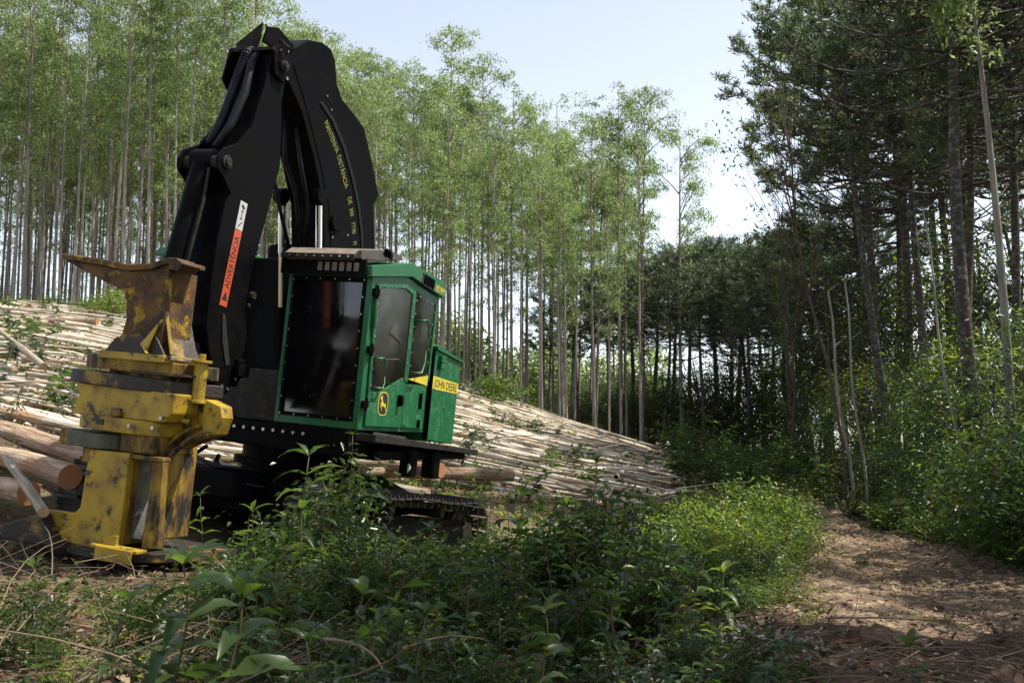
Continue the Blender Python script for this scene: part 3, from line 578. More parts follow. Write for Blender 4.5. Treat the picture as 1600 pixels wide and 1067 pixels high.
# warning sticker on the stick
q4 = uns([(376, 313), (387, 319), (354, 480), (342, 476)], 0, XB1)
def lerp2(a, b, t): return (a[0] + (b[0]-a[0])*t, a[1] + (b[1]-a[1])*t)
tl, tr, br, bl = q4; wd_ = 0.115
a_ = Vector(((tl[0]+tr[0])/2, (tl[1]+tr[1])/2)); b_ = Vector(((bl[0]+br[0])/2, (bl[1]+br[1])/2)); dv = (b_ - a_); ud = dv.normalized(); pd = Vector((-ud.y, ud.x))
if pd.x < 0: pd = -pd
def rect(t0, t1, hw, off=0): 
    c0 = a_ + dv * t0; c1 = a_ + dv * t1; return [tuple(c0 - pd*hw), tuple(c0 + pd*hw), tuple(c1 + pd*hw), tuple(c1 - pd*hw)]
stk = obj('warning_sticker', MB().prism(rect(0.275, 1.0, 0.062), 0, XB1+0.0006, XB1+0.003), M['orange'], stick)
obj('pictogram_plate', MB().prism(rect(0.0, 0.27, 0.062), 0, XB1+0.0006, XB1+0.003), M['white'], stick)
up2 = -ud
o_ = a_ + dv * 0.83 + pd * 0.038
text('sticker_lettering', 'ADVERTÊNCIA', 0.115, (XB1+0.0034, o_.x, o_.y), (0, up2.x, up2.y), (0, -pd.x, -pd.y), M['ink'], stick, xs=(dv.length * 0.52) / 0.80)
c_ = a_ + dv * 0.91
obj('sticker_triangle', MB().prism([tuple(c_ - ud*0.06), tuple(c_ + ud*0.045 + pd*0.05), tuple(c_ + ud*0.045 - pd*0.05)], 0, XB1+0.0032, XB1+0.0045), M['ink'], stick)
c_ = a_ + dv * 0.14
def bar2(p, q, hw): p = Vector(p); q = Vector(q); d = (q-p).normalized(); n = Vector((-d.y, d.x)) * hw; return [tuple(p-n), tuple(p+n), tuple(q+n), tuple(q-n)]
pic = MB()
for A_, B_, hw in ((c_ - ud*0.06, c_ + ud*0.03, 0.006), (c_ - ud*0.12 - pd*0.03, c_ - ud*0.10 + pd*0.03, 0.013), (c_ - ud*0.13, c_ - ud*0.08, 0.008), (c_ + ud*0.06 + pd*0.03, c_ + ud*0.13 - pd*0.03, 0.006), (c_ + ud*0.03 - pd*0.02, c_ + ud*0.03 + pd*0.02, 0.006), (c_ - ud*0.06 - pd*0.02, c_ - ud*0.06 + pd*0.02, 0.006)):
    pic.prism(bar2(A_, B_, hw), 0, XB1+0.0032, XB1+0.0045)
obj('pictogram', pic, M['ink'], stick)
# peak bracket and top pins
pk = part('peak_bracket', MB().prism([(-0.86, 4.30), (-0.80, 4.50), (-0.62, 4.56), (-0.30, 4.47), (-0.30, 4.40), (-0.74, 4.30)], 0, XB1-0.02, XB1+0.02), M['black'], bevel=0.006)
def tri(P, name='gusset'):
    V = [un(u, v, ax, val) for u, v, ax, val in P]; n = unit(np.cross(V[1]-V[0], V[2]-V[0])); k = len(V)
    b = MB(); b.add([*V, *[p + n*0.03 for p in V]], [tuple(range(k))[::-1], tuple(range(k, 2*k))] + [(i, (i+1) % k, k+(i+1) % k, k+i) for i in range(k)])
    return b
obj('gusset', tri([(412, 37, 1, -0.62), (369, 72, 1, -0.72), (374, 80, 1, -0.72), (402, 78, 1, -0.62), (408, 60, 1, -0.62)]), M['blackdust'], pk)
obj('gusset', tri([(414, 37, 1, -0.62), (452, 74, 1, -0.56), (447, 82, 1, -0.56), (420, 76, 1, -0.62)]), M['blackdust'], pk)
obj('cross_plate', MB().box((XB0-0.06, -0.72, 4.26), (XB1+0.05, -0.50, 4.30)), M['blackdust'], pk, bevel=0.004)
obj('link_plate', MB().prism([(-0.70, 4.30), (-0.50, 4.42), (-0.40, 4.36), (-0.36, 4.1), (-0.45, 3.95), (-0.62, 4.0)], 0, XB1+0.02, XB1+0.05), M['black'], pk, bevel=0.006)
obj('link_plate', MB().prism([(-0.74, 4.30), (-0.50, 4.42), (-0.40, 4.36), (-0.50, 3.95), (-0.70, 3.80), (-0.82, 3.9)], 0, XB0-0.06, XB0-0.03), M['black'], pk, bevel=0.006)
obj('top_pin', MB().cyl((XB0-0.08, -0.50, 4.14), (XB1+0.09, -0.50, 4.14), 0.065, 18).cyl((XB1+0.0902, -0.50, 4.14), (XB1+0.115, -0.50, 4.14), 0.04, 12), M['blackdust'], pk, bevel=0.005)
obj('top_bolt', bolts([(XB1+0.05, -0.58, 4.30), (XB1+0.05, -0.46, 4.34), (XB1+0.05, -0.42, 4.02)], 0, 0.022, 0.02), M['bare'], pk)
# tilt cylinder down the front of the stick
tc_ = part('tilt_cylinder', MB().cyl((-0.36, -1.30, 2.74), (-0.40, -1.60, 1.22), 0.125, 28), M['black'])
obj('cylinder_collar', MB().cyl((-0.399, -1.59, 1.27), (-0.402, -1.62, 1.13), 0.145, 28), M['blackdust'], tc_, bevel=0.006)
obj('cylinder_rod', MB().cyl((-0.402, -1.62, 1.14), (-0.41, -1.68, 0.88), 0.055, 16), M['chrome'], tc_)
obj('cylinder_head', MB().cyl((-0.49, -1.27, 2.80), (-0.23, -1.27, 2.80), 0.13, 20), M['black'], tc_, bevel=0.01)
obj('hydraulic_pipe', MB().tube([(-0.22, -1.36, 2.7), (-0.20, -1.42, 2.3), (-0.22, -1.58, 1.4), (-0.28, -1.62, 1.2)], 0.018, 8).tube([(-0.22, -1.60, 1.32), (-0.16, -1.62, 1.25), (-0.17, -1.63, 1.16)], 0.022, 8), M['blackdust'], tc_, smooth=True)
# linkage at the foot of the stick
lk = part('wrist_linkage', MB().prism([(-1.72, 0.96), (-1.66, 1.02), (-1.50, 1.02), (-1.38, 0.92), (-1.30, 0.65), (-1.18, 0.20), (-1.36, 0.16), (-1.62, 0.5), (-1.78, 0.85)], 0, -0.62, -0.575).prism([(-1.72, 0.96), (-1.66, 1.02), (-1.50, 1.02), (-1.38, 0.92), (-1.30, 0.65), (-1.18, 0.20), (-1.36, 0.16), (-1.62, 0.5), (-1.78, 0.85)], 0, -0.22, -0.17), M['black'], bevel=0.01)
obj('cross_tube', MB().cyl((-0.70, -1.62, 0.93), (-0.12, -1.62, 0.93), 0.085, 22), M['black'], lk, bevel=0.01)
obj('link_bar', MB().prism([(-1.55, 1.02), (-1.46, 1.0), (-1.22, 0.45), (-1.12, 0.18), (-1.20, 0.14), (-1.32, 0.42)], 0, -0.165, -0.135), M['bare'], lk, bevel=0.006)
obj('pin_cap', bolts([(-0.12, -1.60, 0.93), (-0.134, -1.44, 0.78), (-0.134, -1.20, 0.24)], 0, 0.04, 0.02, 12), M['bare'], lk)
obj('inner_housing', MB().box((-0.574, -1.60, 0.15), (-0.222, -1.1, 0.80)), M['interior'], lk)
obj('label_plate', MB().box((-0.30, -1.604, 0.52), (-0.24, -1.601, 0.60)), M['white'], lk)

# ---- felling head
YH = -2.3
head = part('felling_head', MB().box((-0.50, -2.16, -1.20), (0.28, -1.62, 0.52)), M['yellow'], bevel=0.02)
def arcplan(x0, x1, yb, yf, n=18, p=2.2):
    """plan outline: straight back edge at yb, front bulging to yf"""
    P = []
    for k in range(n + 1):
        t = -1 + 2 * k / n; P.append(((x0 + x1)/2 + t * (x1 - x0)/2, yb + (yf - yb) * (1 - abs(t) ** p) ** (1/p)))
    return P
def slab(name, x0, x1, z0, z1, yb=-1.75, yf=YH-0.02, m='yellow', tilt=-0.03, p=2.2, bev=0.012):
    pl = arcplan(x0, x1, yb, yf, p=p); b = MB()
    b.prism(pl, 2, [z0 + tilt * (x - x0) for x, y in pl], [z1 + tilt * (x - x0) for x, y in pl]); return obj(name, b, M[m], head, bevel=bev)
# horn on top
hp = [(96,397),(150,404),(200,414),(235,412),(262,403),(272,404),(270,416),(263,430),(230,440),(195,458),(140,430),(98,408)]
obj('horn_flange', MB().prism(uns([(96,396),(150,403),(200,413),(235,411),(262,402),(272,404),(272,412),(262,411),(235,421),(200,423),(150,413),(97,405)], 1, YH-0.04), 1, YH-0.04, YH+0.42), M['rust'], head, bevel=0.01)
obj('horn_web', MB().prism(uns([(100,406),(150,414),(200,424),(235,422),(266,412),(262,440),(259,475),(254,520),(250,548),(170,542),(190,522),(197,500),(197,470),(193,455),(140,428)], 1, YH), 1, YH, YH+0.07), M['rust'], head, bevel=0.008)
obj('neck_side', MB().prism([(YH+0.071, 0.58), (YH+0.5, 0.58), (YH+0.5, 1.45), (YH+0.071, 1.45)], 0, 0.12, 0.17).box((-0.24, YH+0.45, 0.6), (0.12, YH+0.5, 1.42)), M['rust'], head, bevel=0.006)
obj('horn_tip', MB().prism(uns([(262,402),(275,403),(286,412),(276,424),(264,420)], 1, YH-0.06), 1, YH-0.06, YH+0.2), M['rust'], head, bevel=0.01)
def plate3(P, th=0.03, mats='yellow', name='gusset_plate', flip=1):
    V = [np.array(p, float) for p in P]; n = unit(np.cross(V[1]-V[0], V[2]-V[0])) * th * flip; k = len(V)
    b = MB(); b.add([*V, *[p + n for p in V]], [tuple(range(k))[::-1], tuple(range(k, 2*k))] + [(i, (i+1) % k, k+(i+1) % k, k+i) for i in range(k)])
    return obj(name, b, M[mats], head, bevel=0.005)
G = lambda u, v, y: un(u, v, 1, y)
plate3([G(222, 540, -2.34), G(256, 500, -2.30), G(262, 553, -1.95), G(228, 552, -2.42)], mats='yellow2')
plate3([G(258, 492, -2.27), G(266, 555, -2.30), G(257, 553, -1.9), G(254, 500, -2.0)], mats='yellow2')
obj('neck_foot', MB().prism([(-0.46, 0.56), (-0.30, 0.74), (0.20, 0.78), (0.36, 0.56)], 1, YH-0.03, YH+0.5), M['darkgrime'], head, bevel=0.01)
obj('neck_band', MB().box((-0.48, YH-0.05, 0.525), (0.34, YH+0.5, 0.60)), M['yellow2'], head, bevel=0.01)
slab('gathering_arm', -0.91, 0.50, 0.435, 0.575, yb=-1.7, m='yellow', p=3.2)
slab('gathering_arm', -1.10, 0.58, 0.275, 0.405, yb=-1.7, yf=YH-0.09, m='darkgrime', p=2.8)
obj('arm_overlay', MB().prism(arcplan(-0.20, 0.56, -1.8, YH-0.05, p=4), 2, 0.41, 0.432), M['darkgrime'], head)
obj('pivot_pin', MB().cyl((0.53, -2.02, 0.20), (0.53, -2.02, 0.56), 0.065, 18).cyl((0.53, -2.02, 0.561), (0.53, -2.02, 0.59), 0.10, 18).cyl((0.53, -2.02, 0.592), (0.53, -2.02, 0.65), 0.035, 12).cyl((0.53, -2.02, 0.165), (0.53, -2.02, 0.199), 0.09, 18), M['yellow2'], head, bevel=0.006)
mid = [(-0.74, 0.26), (0.52, 0.24), (0.50, 0.05), (0.42, -0.04), (-0.78, -0.05), (-0.70, 0.02), (-0.76, 0.08), (-0.66, 0.14), (-0.72, 0.20)]
obj('head_body', MB().prism(mid, 1, YH-0.03, -1.7), M['yellow2'], head, bevel=0.012)
obj('body_lug', MB().box((-0.80, YH+0.05, 0.17), (-0.68, -1.9, 0.262)).box((-0.86, YH+0.08, 0.03), (-0.72, -1.9, 0.10)).box((-0.22, YH-0.07, -0.03), (-0.10, YH-0.031, 0.05)), M['darkgrime'], head, bevel=0.015)
slab('gathering_arm', -0.76, 0.38, -0.175, -0.035, yb=-1.7, yf=YH-0.10, m='yellow2', tilt=-0.01, p=4)
slab('gathering_arm', -0.95, -0.12, -0.365, -0.215, yb=-1.7, yf=YH-0.06, m='greyplate', tilt=0.0, p=3)
obj('arm_slot', MB().box((-0.34, YH-0.115, -0.12), (-0.25, YH-0.095, -0.07)), M['ink'], head)
obj('arm_tip', MB().box((-0.97, YH+0.05, -0.37), (-0.80, -1.9, -0.212)), M['yellow'], head, bevel=0.03)
obj('lower_collar', MB().box((-0.10, YH-0.01, -0.36), (0.30, -1.7, -0.18)).box((-0.62, YH+0.04, -0.52), (-0.40, -1.75, -0.37)), M['yellow'], head, bevel=0.015)
obj('front_column', MB().prism([(-0.46, -0.38), (0.045, -0.37), (0.05, -0.9), (0.03, -1.27), (-0.30, -1.33), (-0.66, -1.30), (-0.86, -1.22), (-0.93, -1.03), (-0.56, -1.02), (-0.49, -0.95)], 1, YH-0.03, YH+0.06), M['yellow2'], head, bevel=0.012)
obj('column_side', MB().box((0.0, YH+0.062, -1.25), (0.045, -1.75, -0.38)), M['yellow'], head)
obj('pocket_plate', MB().box((0.046, YH+0.12, -1.20), (0.36, YH+0.15, -0.38)), M['greyplate'], head)
obj('pocket_frame', MB().box((0.05, YH-0.01, -0.42), (0.44, YH+0.11, -0.375)).prism([(0.315, -0.42), (0.44, -0.42), (0.47, -1.0), (0.50, -1.22), (0.30, -1.26)], 1, YH, YH+0.09), M['yellow'], head, bevel=0.01)
vents = MB()
for k in range(9): vents.box((0.335, YH-0.006, -0.80 - k*0.022), (0.395, YH-0.001, -0.79 - k*0.022))
obj('vent_slots', vents, M['ink'], head)
obj('saw_guard', MB().prism([(-0.86, -1.05), (-1.30, -1.20), (-1.46, -1.27), (-1.40, -1.36), (-0.9, -1.36), (-0.62, -1.34)], 1, YH-0.16, -1.5), M['darkgrime'], head, bevel=0.015)
obj('saw_housing', MB().prism(arcplan(-1.05, 0.6, -1.2, YH-0.12), 2, -1.40, -1.31), M['darkgrime'], head, bevel=0.01)
ft = MB().prism([(-0.08, -1.24), (0.0, -1.15), (0.17, -1.13), (0.17, -1.25)], 1, YH-0.20, YH-0.16).box((-0.06, YH-0.28, -1.255), (0.50, YH-0.14, -1.225)).box((0.02, YH-0.30, -1.36), (0.46, YH-0.28, -1.23))
obj('skid_foot', ft, M['yellow2'], head, bevel=0.006)
obj('cutter_blade', MB().prism([(0.10, -1.18), (0.22, -1.18), (0.265, -0.80), (0.245, -0.78)], 1, YH+0.085, YH+0.10), M['bare'], head)
# rotator bracket on the right of the head
obj('tilt_bracket', MB().prism([(0.24, 0.34), (0.36, 0.24), (0.62, 0.20), (0.66, -0.14), (0.30, -0.30), (0.02, -0.44), (0.0, 0.10)], 1, -1.97, -1.75), M['yellow'], head, bevel=0.012)
obj('bracket_box', MB().prism([(0.60, 0.215), (0.80, 0.16), (0.83, 0.05), (0.78, -0.12), (0.57, -0.16)], 1, -2.0, -1.82), M['yellow2'], head, bevel=0.012)
obj('bracket_bolts', bolts([(x, -1.972, z) for x, z in ((0.40, 0.16), (0.42, 0.05), (0.44, -0.06), (0.56, 0.1), (0.57, -0.06), (0.38, -0.2))], 1, 0.015, 0.012, 8, -1), M['darkgrime'], head)
def curve3(pts, n=12):
    P = np.array(pts, float); t = np.linspace(0, 1, n); k = len(P) - 1
    out = np.zeros((n, 3))
    for i in range(k + 1): out += math.comb(k, i) * (t ** i * (1 - t) ** (k - i))[:, None] * P[i]
    return out
obj('hose_guard', MB().tube(curve3([(0.22, -2.0, 0.48), (0.34, -2.12, 0.18), (0.30, -2.15, 0.0), (0.52, -2.1, -0.02)]), 0.028, 8).tube(curve3([(0.2, -2.05, 0.42), (0.26, -2.2, 0.1), (0.16, -2.2, -0.05)]), 0.022, 8), M['yellow2'], head, smooth=True)
obj('lower_rib', MB().tube(curve3([(0.72, -2.02, -0.12), (0.50, -2.1, -0.16), (0.38, -2.1, -0.34), (0.16, -2.05, -0.50)]), 0.03, 8).tube(curve3([(0.60, -2.02, -0.05), (0.40, -2.1, -0.1), (0.30, -2.1, -0.3), (0.10, -2.05, -0.42)]), 0.022, 8), M['yellow'], head, smooth=True)
obj('head_bolts', bolts([(-0.66, YH-0.05, 0.5), (0.33, YH-0.06, -0.1), (0.40, YH-0.04, 0.0), (0.1, YH-0.12, -0.10)], 1, 0.02, 0.02, 8, -1), M['bare'], head)

# ================================================================== VEGETATION GENERATORS
def joined(name, parts, mats):
    """parts: list of (V, F, material index), triangles"""
    b = MB()
    for V, F, mi in parts: b.addq(V, F, mi)
    return b.mesh(name, mats)
def bez(P0, P1, P2, m):
    t = np.linspace(0, 1, m)[None, :, None]; return (1-t)**2 * P0[:, None] + 2*(1-t)*t * P1[:, None] + t*t * P2[:, None]
def rdir(rng, n): return unit(rng.normal(size=(n, 3)))

def eucalyptus(seed, Ht=22.0, r=0.092, base=0.42, dens=1.0, side=None, crown_r=1.7, top=1.0):
    rng = np.random.default_rng(seed)
    m = 12; zz = np.linspace(0, Ht * 0.985, m); ph = rng.uniform(0, 6, 2); am = rng.uniform(0.08, 0.28)
    lean = rng.uniform(-0.012, 0.012, 2)
    def trunkpos(z): return np.stack([am * np.sin(z / Ht * 3.0 + ph[0]) + lean[0] * z, am * np.sin(z / Ht * 2.3 + ph[1]) + lean[1] * z, z], -1)
    o0 = trunkpos(np.array([0.0]))[0] * [1, 1, 0]
    tp = trunkpos(zz) - o0
    tp[0, 2] = -0.5
    V, F = tubes_tri(tp[None], (r * (1 - zz / Ht) ** 0.75 + 0.012)[None], 7)
    trunk = joined('trunk', [(V, F, 0)], [M['bark_euc']])
    nb = int(30 * dens); t = base + (0.99 - base) * np.sort(rng.uniform(0, 1, nb) ** 0.62); z0 = t * Ht
    az = rng.uniform(0, 2*PI, nb) if side is None else rng.normal(side, 1.1, nb)
    prof = np.interp(t, [base, base + 0.12, 0.72, 0.88, 1.0], [0.45, 0.7, 0.95, 1.15, 0.75]) * crown_r
    ln = prof * rng.uniform(0.55, 1.15, nb)
    up = ln * rng.uniform(0.5, 1.25, nb)
    P0 = trunkpos(z0) - o0; hd = np.stack([np.cos(az), np.sin(az), 0 * az], -1)
    P2 = P0 + hd * ln[:, None]; P2[:, 2] += up; P1 = P0 + hd * (ln * 0.5)[:, None]; P1[:, 2] += up * 0.75
    rr = np.hypot(P2[:, 0], P2[:, 1]); P2[:, 2] = np.minimum(P2[:, 2], Ht + 0.5 - 0.28 * rr * rr)
    BV, BF = tubes_tri(bez(P0, P1, P2, 5), np.linspace(1, 0.25, 5)[None] * (0.012 + 0.013 * ln)[:, None], 3)
    # clumps along the outer half of each branch
    Cc = []; Cr = []
    for k in range(nb):
        nc = 2 + int(ln[k] * 1.7)
        for q in range(nc):
            f = rng.uniform(0.5, 1.05); p = (1-f)**2 * P0[k] + 2*(1-f)*f * P1[k] + f*f * P2[k]
            Cc.append(p + rng.normal(size=3) * [0.28, 0.28, 0.22]); Cr.append(rng.uniform(0.30, 0.62))
    for q in range(int(5 * dens)): Cc.append((trunkpos(np.array([Ht * 0.985]))[0] - o0) + rng.normal(size=3) * [0.4, 0.4, 0.3]); Cr.append(0.42)
    Cc = np.array(Cc); Cr = np.array(Cr)
    nl = 33; off = rng.normal(size=(len(Cc), nl, 3)) * np.array([1, 1, 0.55]) * 0.46
    off[..., 2] -= 0.25 * (off[..., 0] ** 2 + off[..., 1] ** 2)
    P = (Cc[:, None] + off * Cr[:, None, None]).reshape(-1, 3)
    D = rdir(rng, len(P)) + np.array([0, 0, -0.5])
    LV, LF = leaf_arrays(P, D, rng.uniform(0.11, 0.22, len(P)), rng.uniform(0.05, 0.09, len(P)), rng)
    crown = joined('crown', [(BV, BF, 0), (LV, LF, 1)], [M['bark_euc'], M['leaf_euc']])
    return trunk, crown

def araucaria(seed, Ht=15.0, r=0.2, R=3.2, cb=0.62, layers=9, lean=(0, 0), nd=15, needle=0.26, fo=0.66, br=1.0):
    """flat-topped crown of whorled branches that sweep out and up, tufts at their ends"""
    rng = np.random.default_rng(seed); m = 10; zz = np.linspace(0, Ht, m)
    def tp(z): z = np.asarray(z, float); return np.stack([lean[0] * z + 0.12 * np.sin(z * 0.4 + seed), lean[1] * z + 0.12 * np.sin(z * 0.33 + 2 * seed), z], -1)
    o0 = tp(np.array([0.0]))[0]
    pts = tp(zz) - o0; pts[0, 2] = -0.6
    V, F = tubes_tri(pts[None], (r * (1 - zz / Ht * 0.62))[None], 9); trunk = joined('trunk', [(V, F, 0)], [M['bark_dark']])
    P0 = []; az = []; ln = []; dr = []; rs = []
    for l in range(layers):
        f = l / max(layers - 1, 1); z = Ht * (cb + (1 - cb) * f ** 0.8) - 0.25; nb = rng.integers(6, 10); a0 = rng.uniform(0, 6)
        for k in range(nb):
            if rng.random() < 0.10: continue
            P0.append(tp(np.array([z + rng.uniform(-0.15, 0.15)]))[0] - o0); az.append(a0 + 2*PI*k/nb + rng.uniform(-.25, .25))
            L = R * rng.uniform(0.75, 1.08) * (1.0 if f < 0.7 else 1.0 - 0.55 * (f - 0.7) / 0.3); ln.append(L)
            dr.append(-0.12 * L * (1 - f)); rs.append(min((Ht * rng.uniform(0.985, 1.03) + 0.2) - z, L * rng.uniform(0.30, 0.60)) if f < .8 else L * rng.uniform(.25, .5))
    P0 = np.array(P0); az = np.array(az); ln = np.array(ln); dr = np.array(dr); rs = np.array(rs); n = len(az)
    hd = np.stack([np.cos(az), np.sin(az), 0 * az], -1)
    P1 = P0 + hd * (ln * 0.68)[:, None]; P1[:, 2] += dr; P2 = P0 + hd * ln[:, None]; P2[:, 2] += rs
    BV, BF = tubes_tri(bez(P0, P1, P2, 8), np.linspace(1, 0.35, 8)[None] * (0.026 + 0.005 * ln)[:, None] * br, 4)
    sub0 = []; sub1 = []; sub2 = []
    for k in range(n):
        for q in range(7):
            f = rng.uniform(fo, 1.0); p = (1-f)**2 * P0[k] + 2*(1-f)*f * P1[k] + f*f * P2[k]
            a = az[k] + rng.uniform(-1.5, 1.5); L = rng.uniform(0.3, 0.75); d = np.array([math.cos(a), math.sin(a), rng.uniform(-0.1, 0.9)])
            sub0.append(p); sub1.append(p + d * L * 0.5 - [0, 0, 0.08]); sub2.append(p + d * L)
    sub0, sub1, sub2 = map(np.array, (sub0, sub1, sub2))
    SV, SF = tubes_tri(bez(sub0, sub1, sub2, 4), np.full((len(sub0), 4), 0.014), 3)
    C = np.concatenate([sub2, P2, (sub1 + sub2) / 2])
    P = np.repeat(C, nd, 0) + rng.normal(size=(len(C) * nd, 3)) * 0.05; D = rdir(rng, len(P)); D[:, 2] = np.abs(D[:, 2]) * 0.9 + 0.1
    LV, LF = leaf_arrays(P, D, rng.uniform(0.6, 1.1, len(P)) * needle, needle * 0.15, rng, droop=0)
    return trunk, joined('crown', [(BV, BF, 0), (SV, SF, 0), (LV, LF, 1)], [M['bark_dark'], M['leaf_arau']])

def broadleaf(seed, Ht=5.0, R=1.8, r=0.06, leaf=0.11, nc=60, nl=42, lm='leaf_dark', base=0.25, trunks=1, bark='bark_dark', wl=0.42, cl=0.42, shape=1.0):
    """tree or bush: stems, limbs to leaf clumps spread unevenly through the crown volume"""
    rng = np.random.default_rng(seed)
    tv = []; tops = []
    for k in range(trunks):
        a = rng.uniform(0, 6.28); sp = R * 0.35 * (trunks > 1); zz = np.linspace(0, Ht * rng.uniform(0.75, 0.92), 7)
        p = np.stack([np.cos(a) * sp * zz / Ht + 0.10 * np.sin(zz + k), np.sin(a) * sp * zz / Ht + 0.10 * np.cos(zz * 1.1 + k), zz], -1); p -= p[0] * [1, 1, 0]; p[0, 2] = -0.2
        tv.append(p)
    tv = np.array(tv); V, F = tubes_tri(tv, np.linspace(1, 0.3, 7)[None] * r * np.ones((trunks, 1)), 6)
    trunk = joined('trunk', [(V, F, 0)], [M[bark]])
    C = []
    lob = rdir(rng, 9); 
    while len(C) < nc:
        d = rdir(rng, 1)[0]; q = rng.uniform(0.25, 1) ** 0.5; k = 0.72 + 0.38 * max(0, (lob @ d).max()) ** 6 * rng.uniform(0.5, 1)
        p = d * q * k * R; z = Ht * (base + (1 - base) * 0.5) + p[2] / R * Ht * (1 - base) * 0.5 * shape
        C.append([p[0], p[1], max(z, 0.05)])
    C = np.array(C)
    j = rng.integers(0, trunks, nc); ti = np.clip(((C[:, 2] - R * 0.4) / Ht * 6).astype(int), 1, 5); P0 = tv[j, ti]
    P1 = (P0 + C) / 2; P1[:, 2] += 0.12 * R
    BV, BF = tubes_tri(bez(P0, P1, C, 5), np.linspace(1, 0.25, 5)[None] * (r * 0.33) * np.ones((nc, 1)), 3)
    cr = rng.uniform(0.6, 1.3, nc) * cl * R / 1.8 + 0.08
    off = rng.normal(size=(nc, nl, 3)) * np.array([0.6, 0.6, 0.42])
    P = (C[:, None] + off * cr[:, None, None]).reshape(-1, 3); P[:, 2] = np.maximum(P[:, 2], 0.02)
    D = rdir(rng, len(P)); D[:, 2] = D[:, 2] * 0.6 - 0.15; L = rng.uniform(0.65, 1.25, len(P)) * leaf
    LV, LF = leaf_arrays(P, D, L, L * wl, rng, droop=0.2)
    return trunk, joined('crown', [(BV, BF, 0), (LV, LF, 1)], [M[bark], M[lm]])

def weed(seed, Ht=1.2, stems=5, spread=0.25, leaf=0.10, wl=0.25, per=22, lm='leaf_weed', kind='lance', br=0, sr=0.006):
    rng = np.random.default_rng(seed); a = rng.uniform(0, 6.28, stems); hs = Ht * rng.uniform(0.55, 1.0, stems)
    P0 = np.stack([np.cos(a), np.sin(a), 0*a], -1) * rng.uniform(0, 0.08, stems)[:, None]; P0[:, 2] = -0.05
    P2 = P0 + np.stack([np.cos(a) * spread, np.sin(a) * spread, 1 + 0*a], -1) * hs[:, None]; P1 = P0 + (P2 - P0) * 0.5; P1[:, :2] *= 0.6
    if br:
        q = rng.integers(0, stems, stems * br); f = rng.uniform(0.25, 0.9, len(q))[:, None]; b0 = (1-f)**2 * P0[q] + 2*(1-f)*f * P1[q] + f*f * P2[q]
        aa = rng.uniform(0, 6.28, len(q)); L = Ht * rng.uniform(0.15, 0.38, len(q)); b2 = b0 + np.stack([np.cos(aa) * 0.75, np.sin(aa) * 0.75, rng.uniform(0.3, 0.9, len(q))], -1) * L[:, None]
        b1 = (b0 + b2) / 2; b1[:, 2] += 0.03 * Ht
        P0 = np.concatenate([P0, b0]); P1 = np.concatenate([P1, b1]); P2 = np.concatenate([P2, b2])
    path = bez(P0, P1, P2, 6); SV, SF = tubes_tri(path, np.linspace(1, 0.4, 6)[None] * sr * np.ones((len(P0), 1)), 3)
    n = len(P0); f = np.linspace(0.18, 1, per)[None] + rng.uniform(-.02, .02, (n, per)); f = np.clip(f, 0, 1)[..., None]
    P = ((1-f)**2 * P0[:, None] + 2*(1-f)*f * P1[:, None] + f*f * P2[:, None]).reshape(-1, 3)
    an = (np.arange(per)[None] * 2.4 + rng.uniform(0, 6, (n, 1)) + rng.normal(size=(n, per)) * 0.3).ravel()
    D = np.stack([np.cos(an), np.sin(an), rng.uniform(-0.35, 0.75, len(an))], -1)
    L = leaf * rng.uniform(0.55, 1.25, len(P)); Nn = np.stack([-np.cos(an) * 0.4, -np.sin(an) * 0.4, 1 + 0*an], -1) + rng.normal(size=(len(an), 3)) * 0.35
    LV, LF = leaf_arrays(P, D, L, L * wl, rng, droop=0.28, N=Nn)
    return [(SV, SF, 0), (LV, LF, 1)], [M['stem_green'], M[lm]]

def tuft(seed, n=60, h=0.35, w_=0.012):
    rng = np.random.default_rng(seed); a = rng.uniform(0, 6.28, n); P = np.stack([np.cos(a), np.sin(a), 0*a], -1) * rng.uniform(0, 0.09, n)[:, None]
    D = np.stack([np.cos(a) * 0.6, np.sin(a) * 0.6, rng.uniform(0.5, 1.5, n)], -1); V, F = leaf_arrays(P, D, h * rng.uniform(0.5, 1.2, n), w_, rng, droop=0.25)
    return [(V, F, 0)], [M['grass']]

def make2(name, tc, label, cat, loc, rz=0, s=1.0, group=None, tilt=None):
    """a tree: an Empty at its foot with trunk and crown"""
    t = thing(name, label, cat, loc, rz, group)
    if tilt: t.rotation_euler = (tilt[0], tilt[1], rz)
    t.scale = s if hasattr(s, '__len__') else (s, s, s)
    link('trunk', tc[0], t); link('crown', tc[1], t); return t
def one(name, me, label, cat, loc, rz=0, s=1.0, group=None, tilt=None):
    o = link(name, me); o.location = loc; o.rotation_euler = ((tilt[0], tilt[1], rz) if tilt else (0, 0, rz)); o.scale = (s, s, s)
    return tag(o, label, cat, group)

BLB = [broadleaf(61, 6, 1.9, 0.06, 0.26, 60, 40, 'leaf_mid', 0.02), broadleaf(62, 6, 1.8, 0.06, 0.26, 60, 40, 'leaf_euc', 0.05), broadleaf(63, 5, 1.9, 0.06, 0.26, 60, 40, 'leaf_mid', 0.0)]
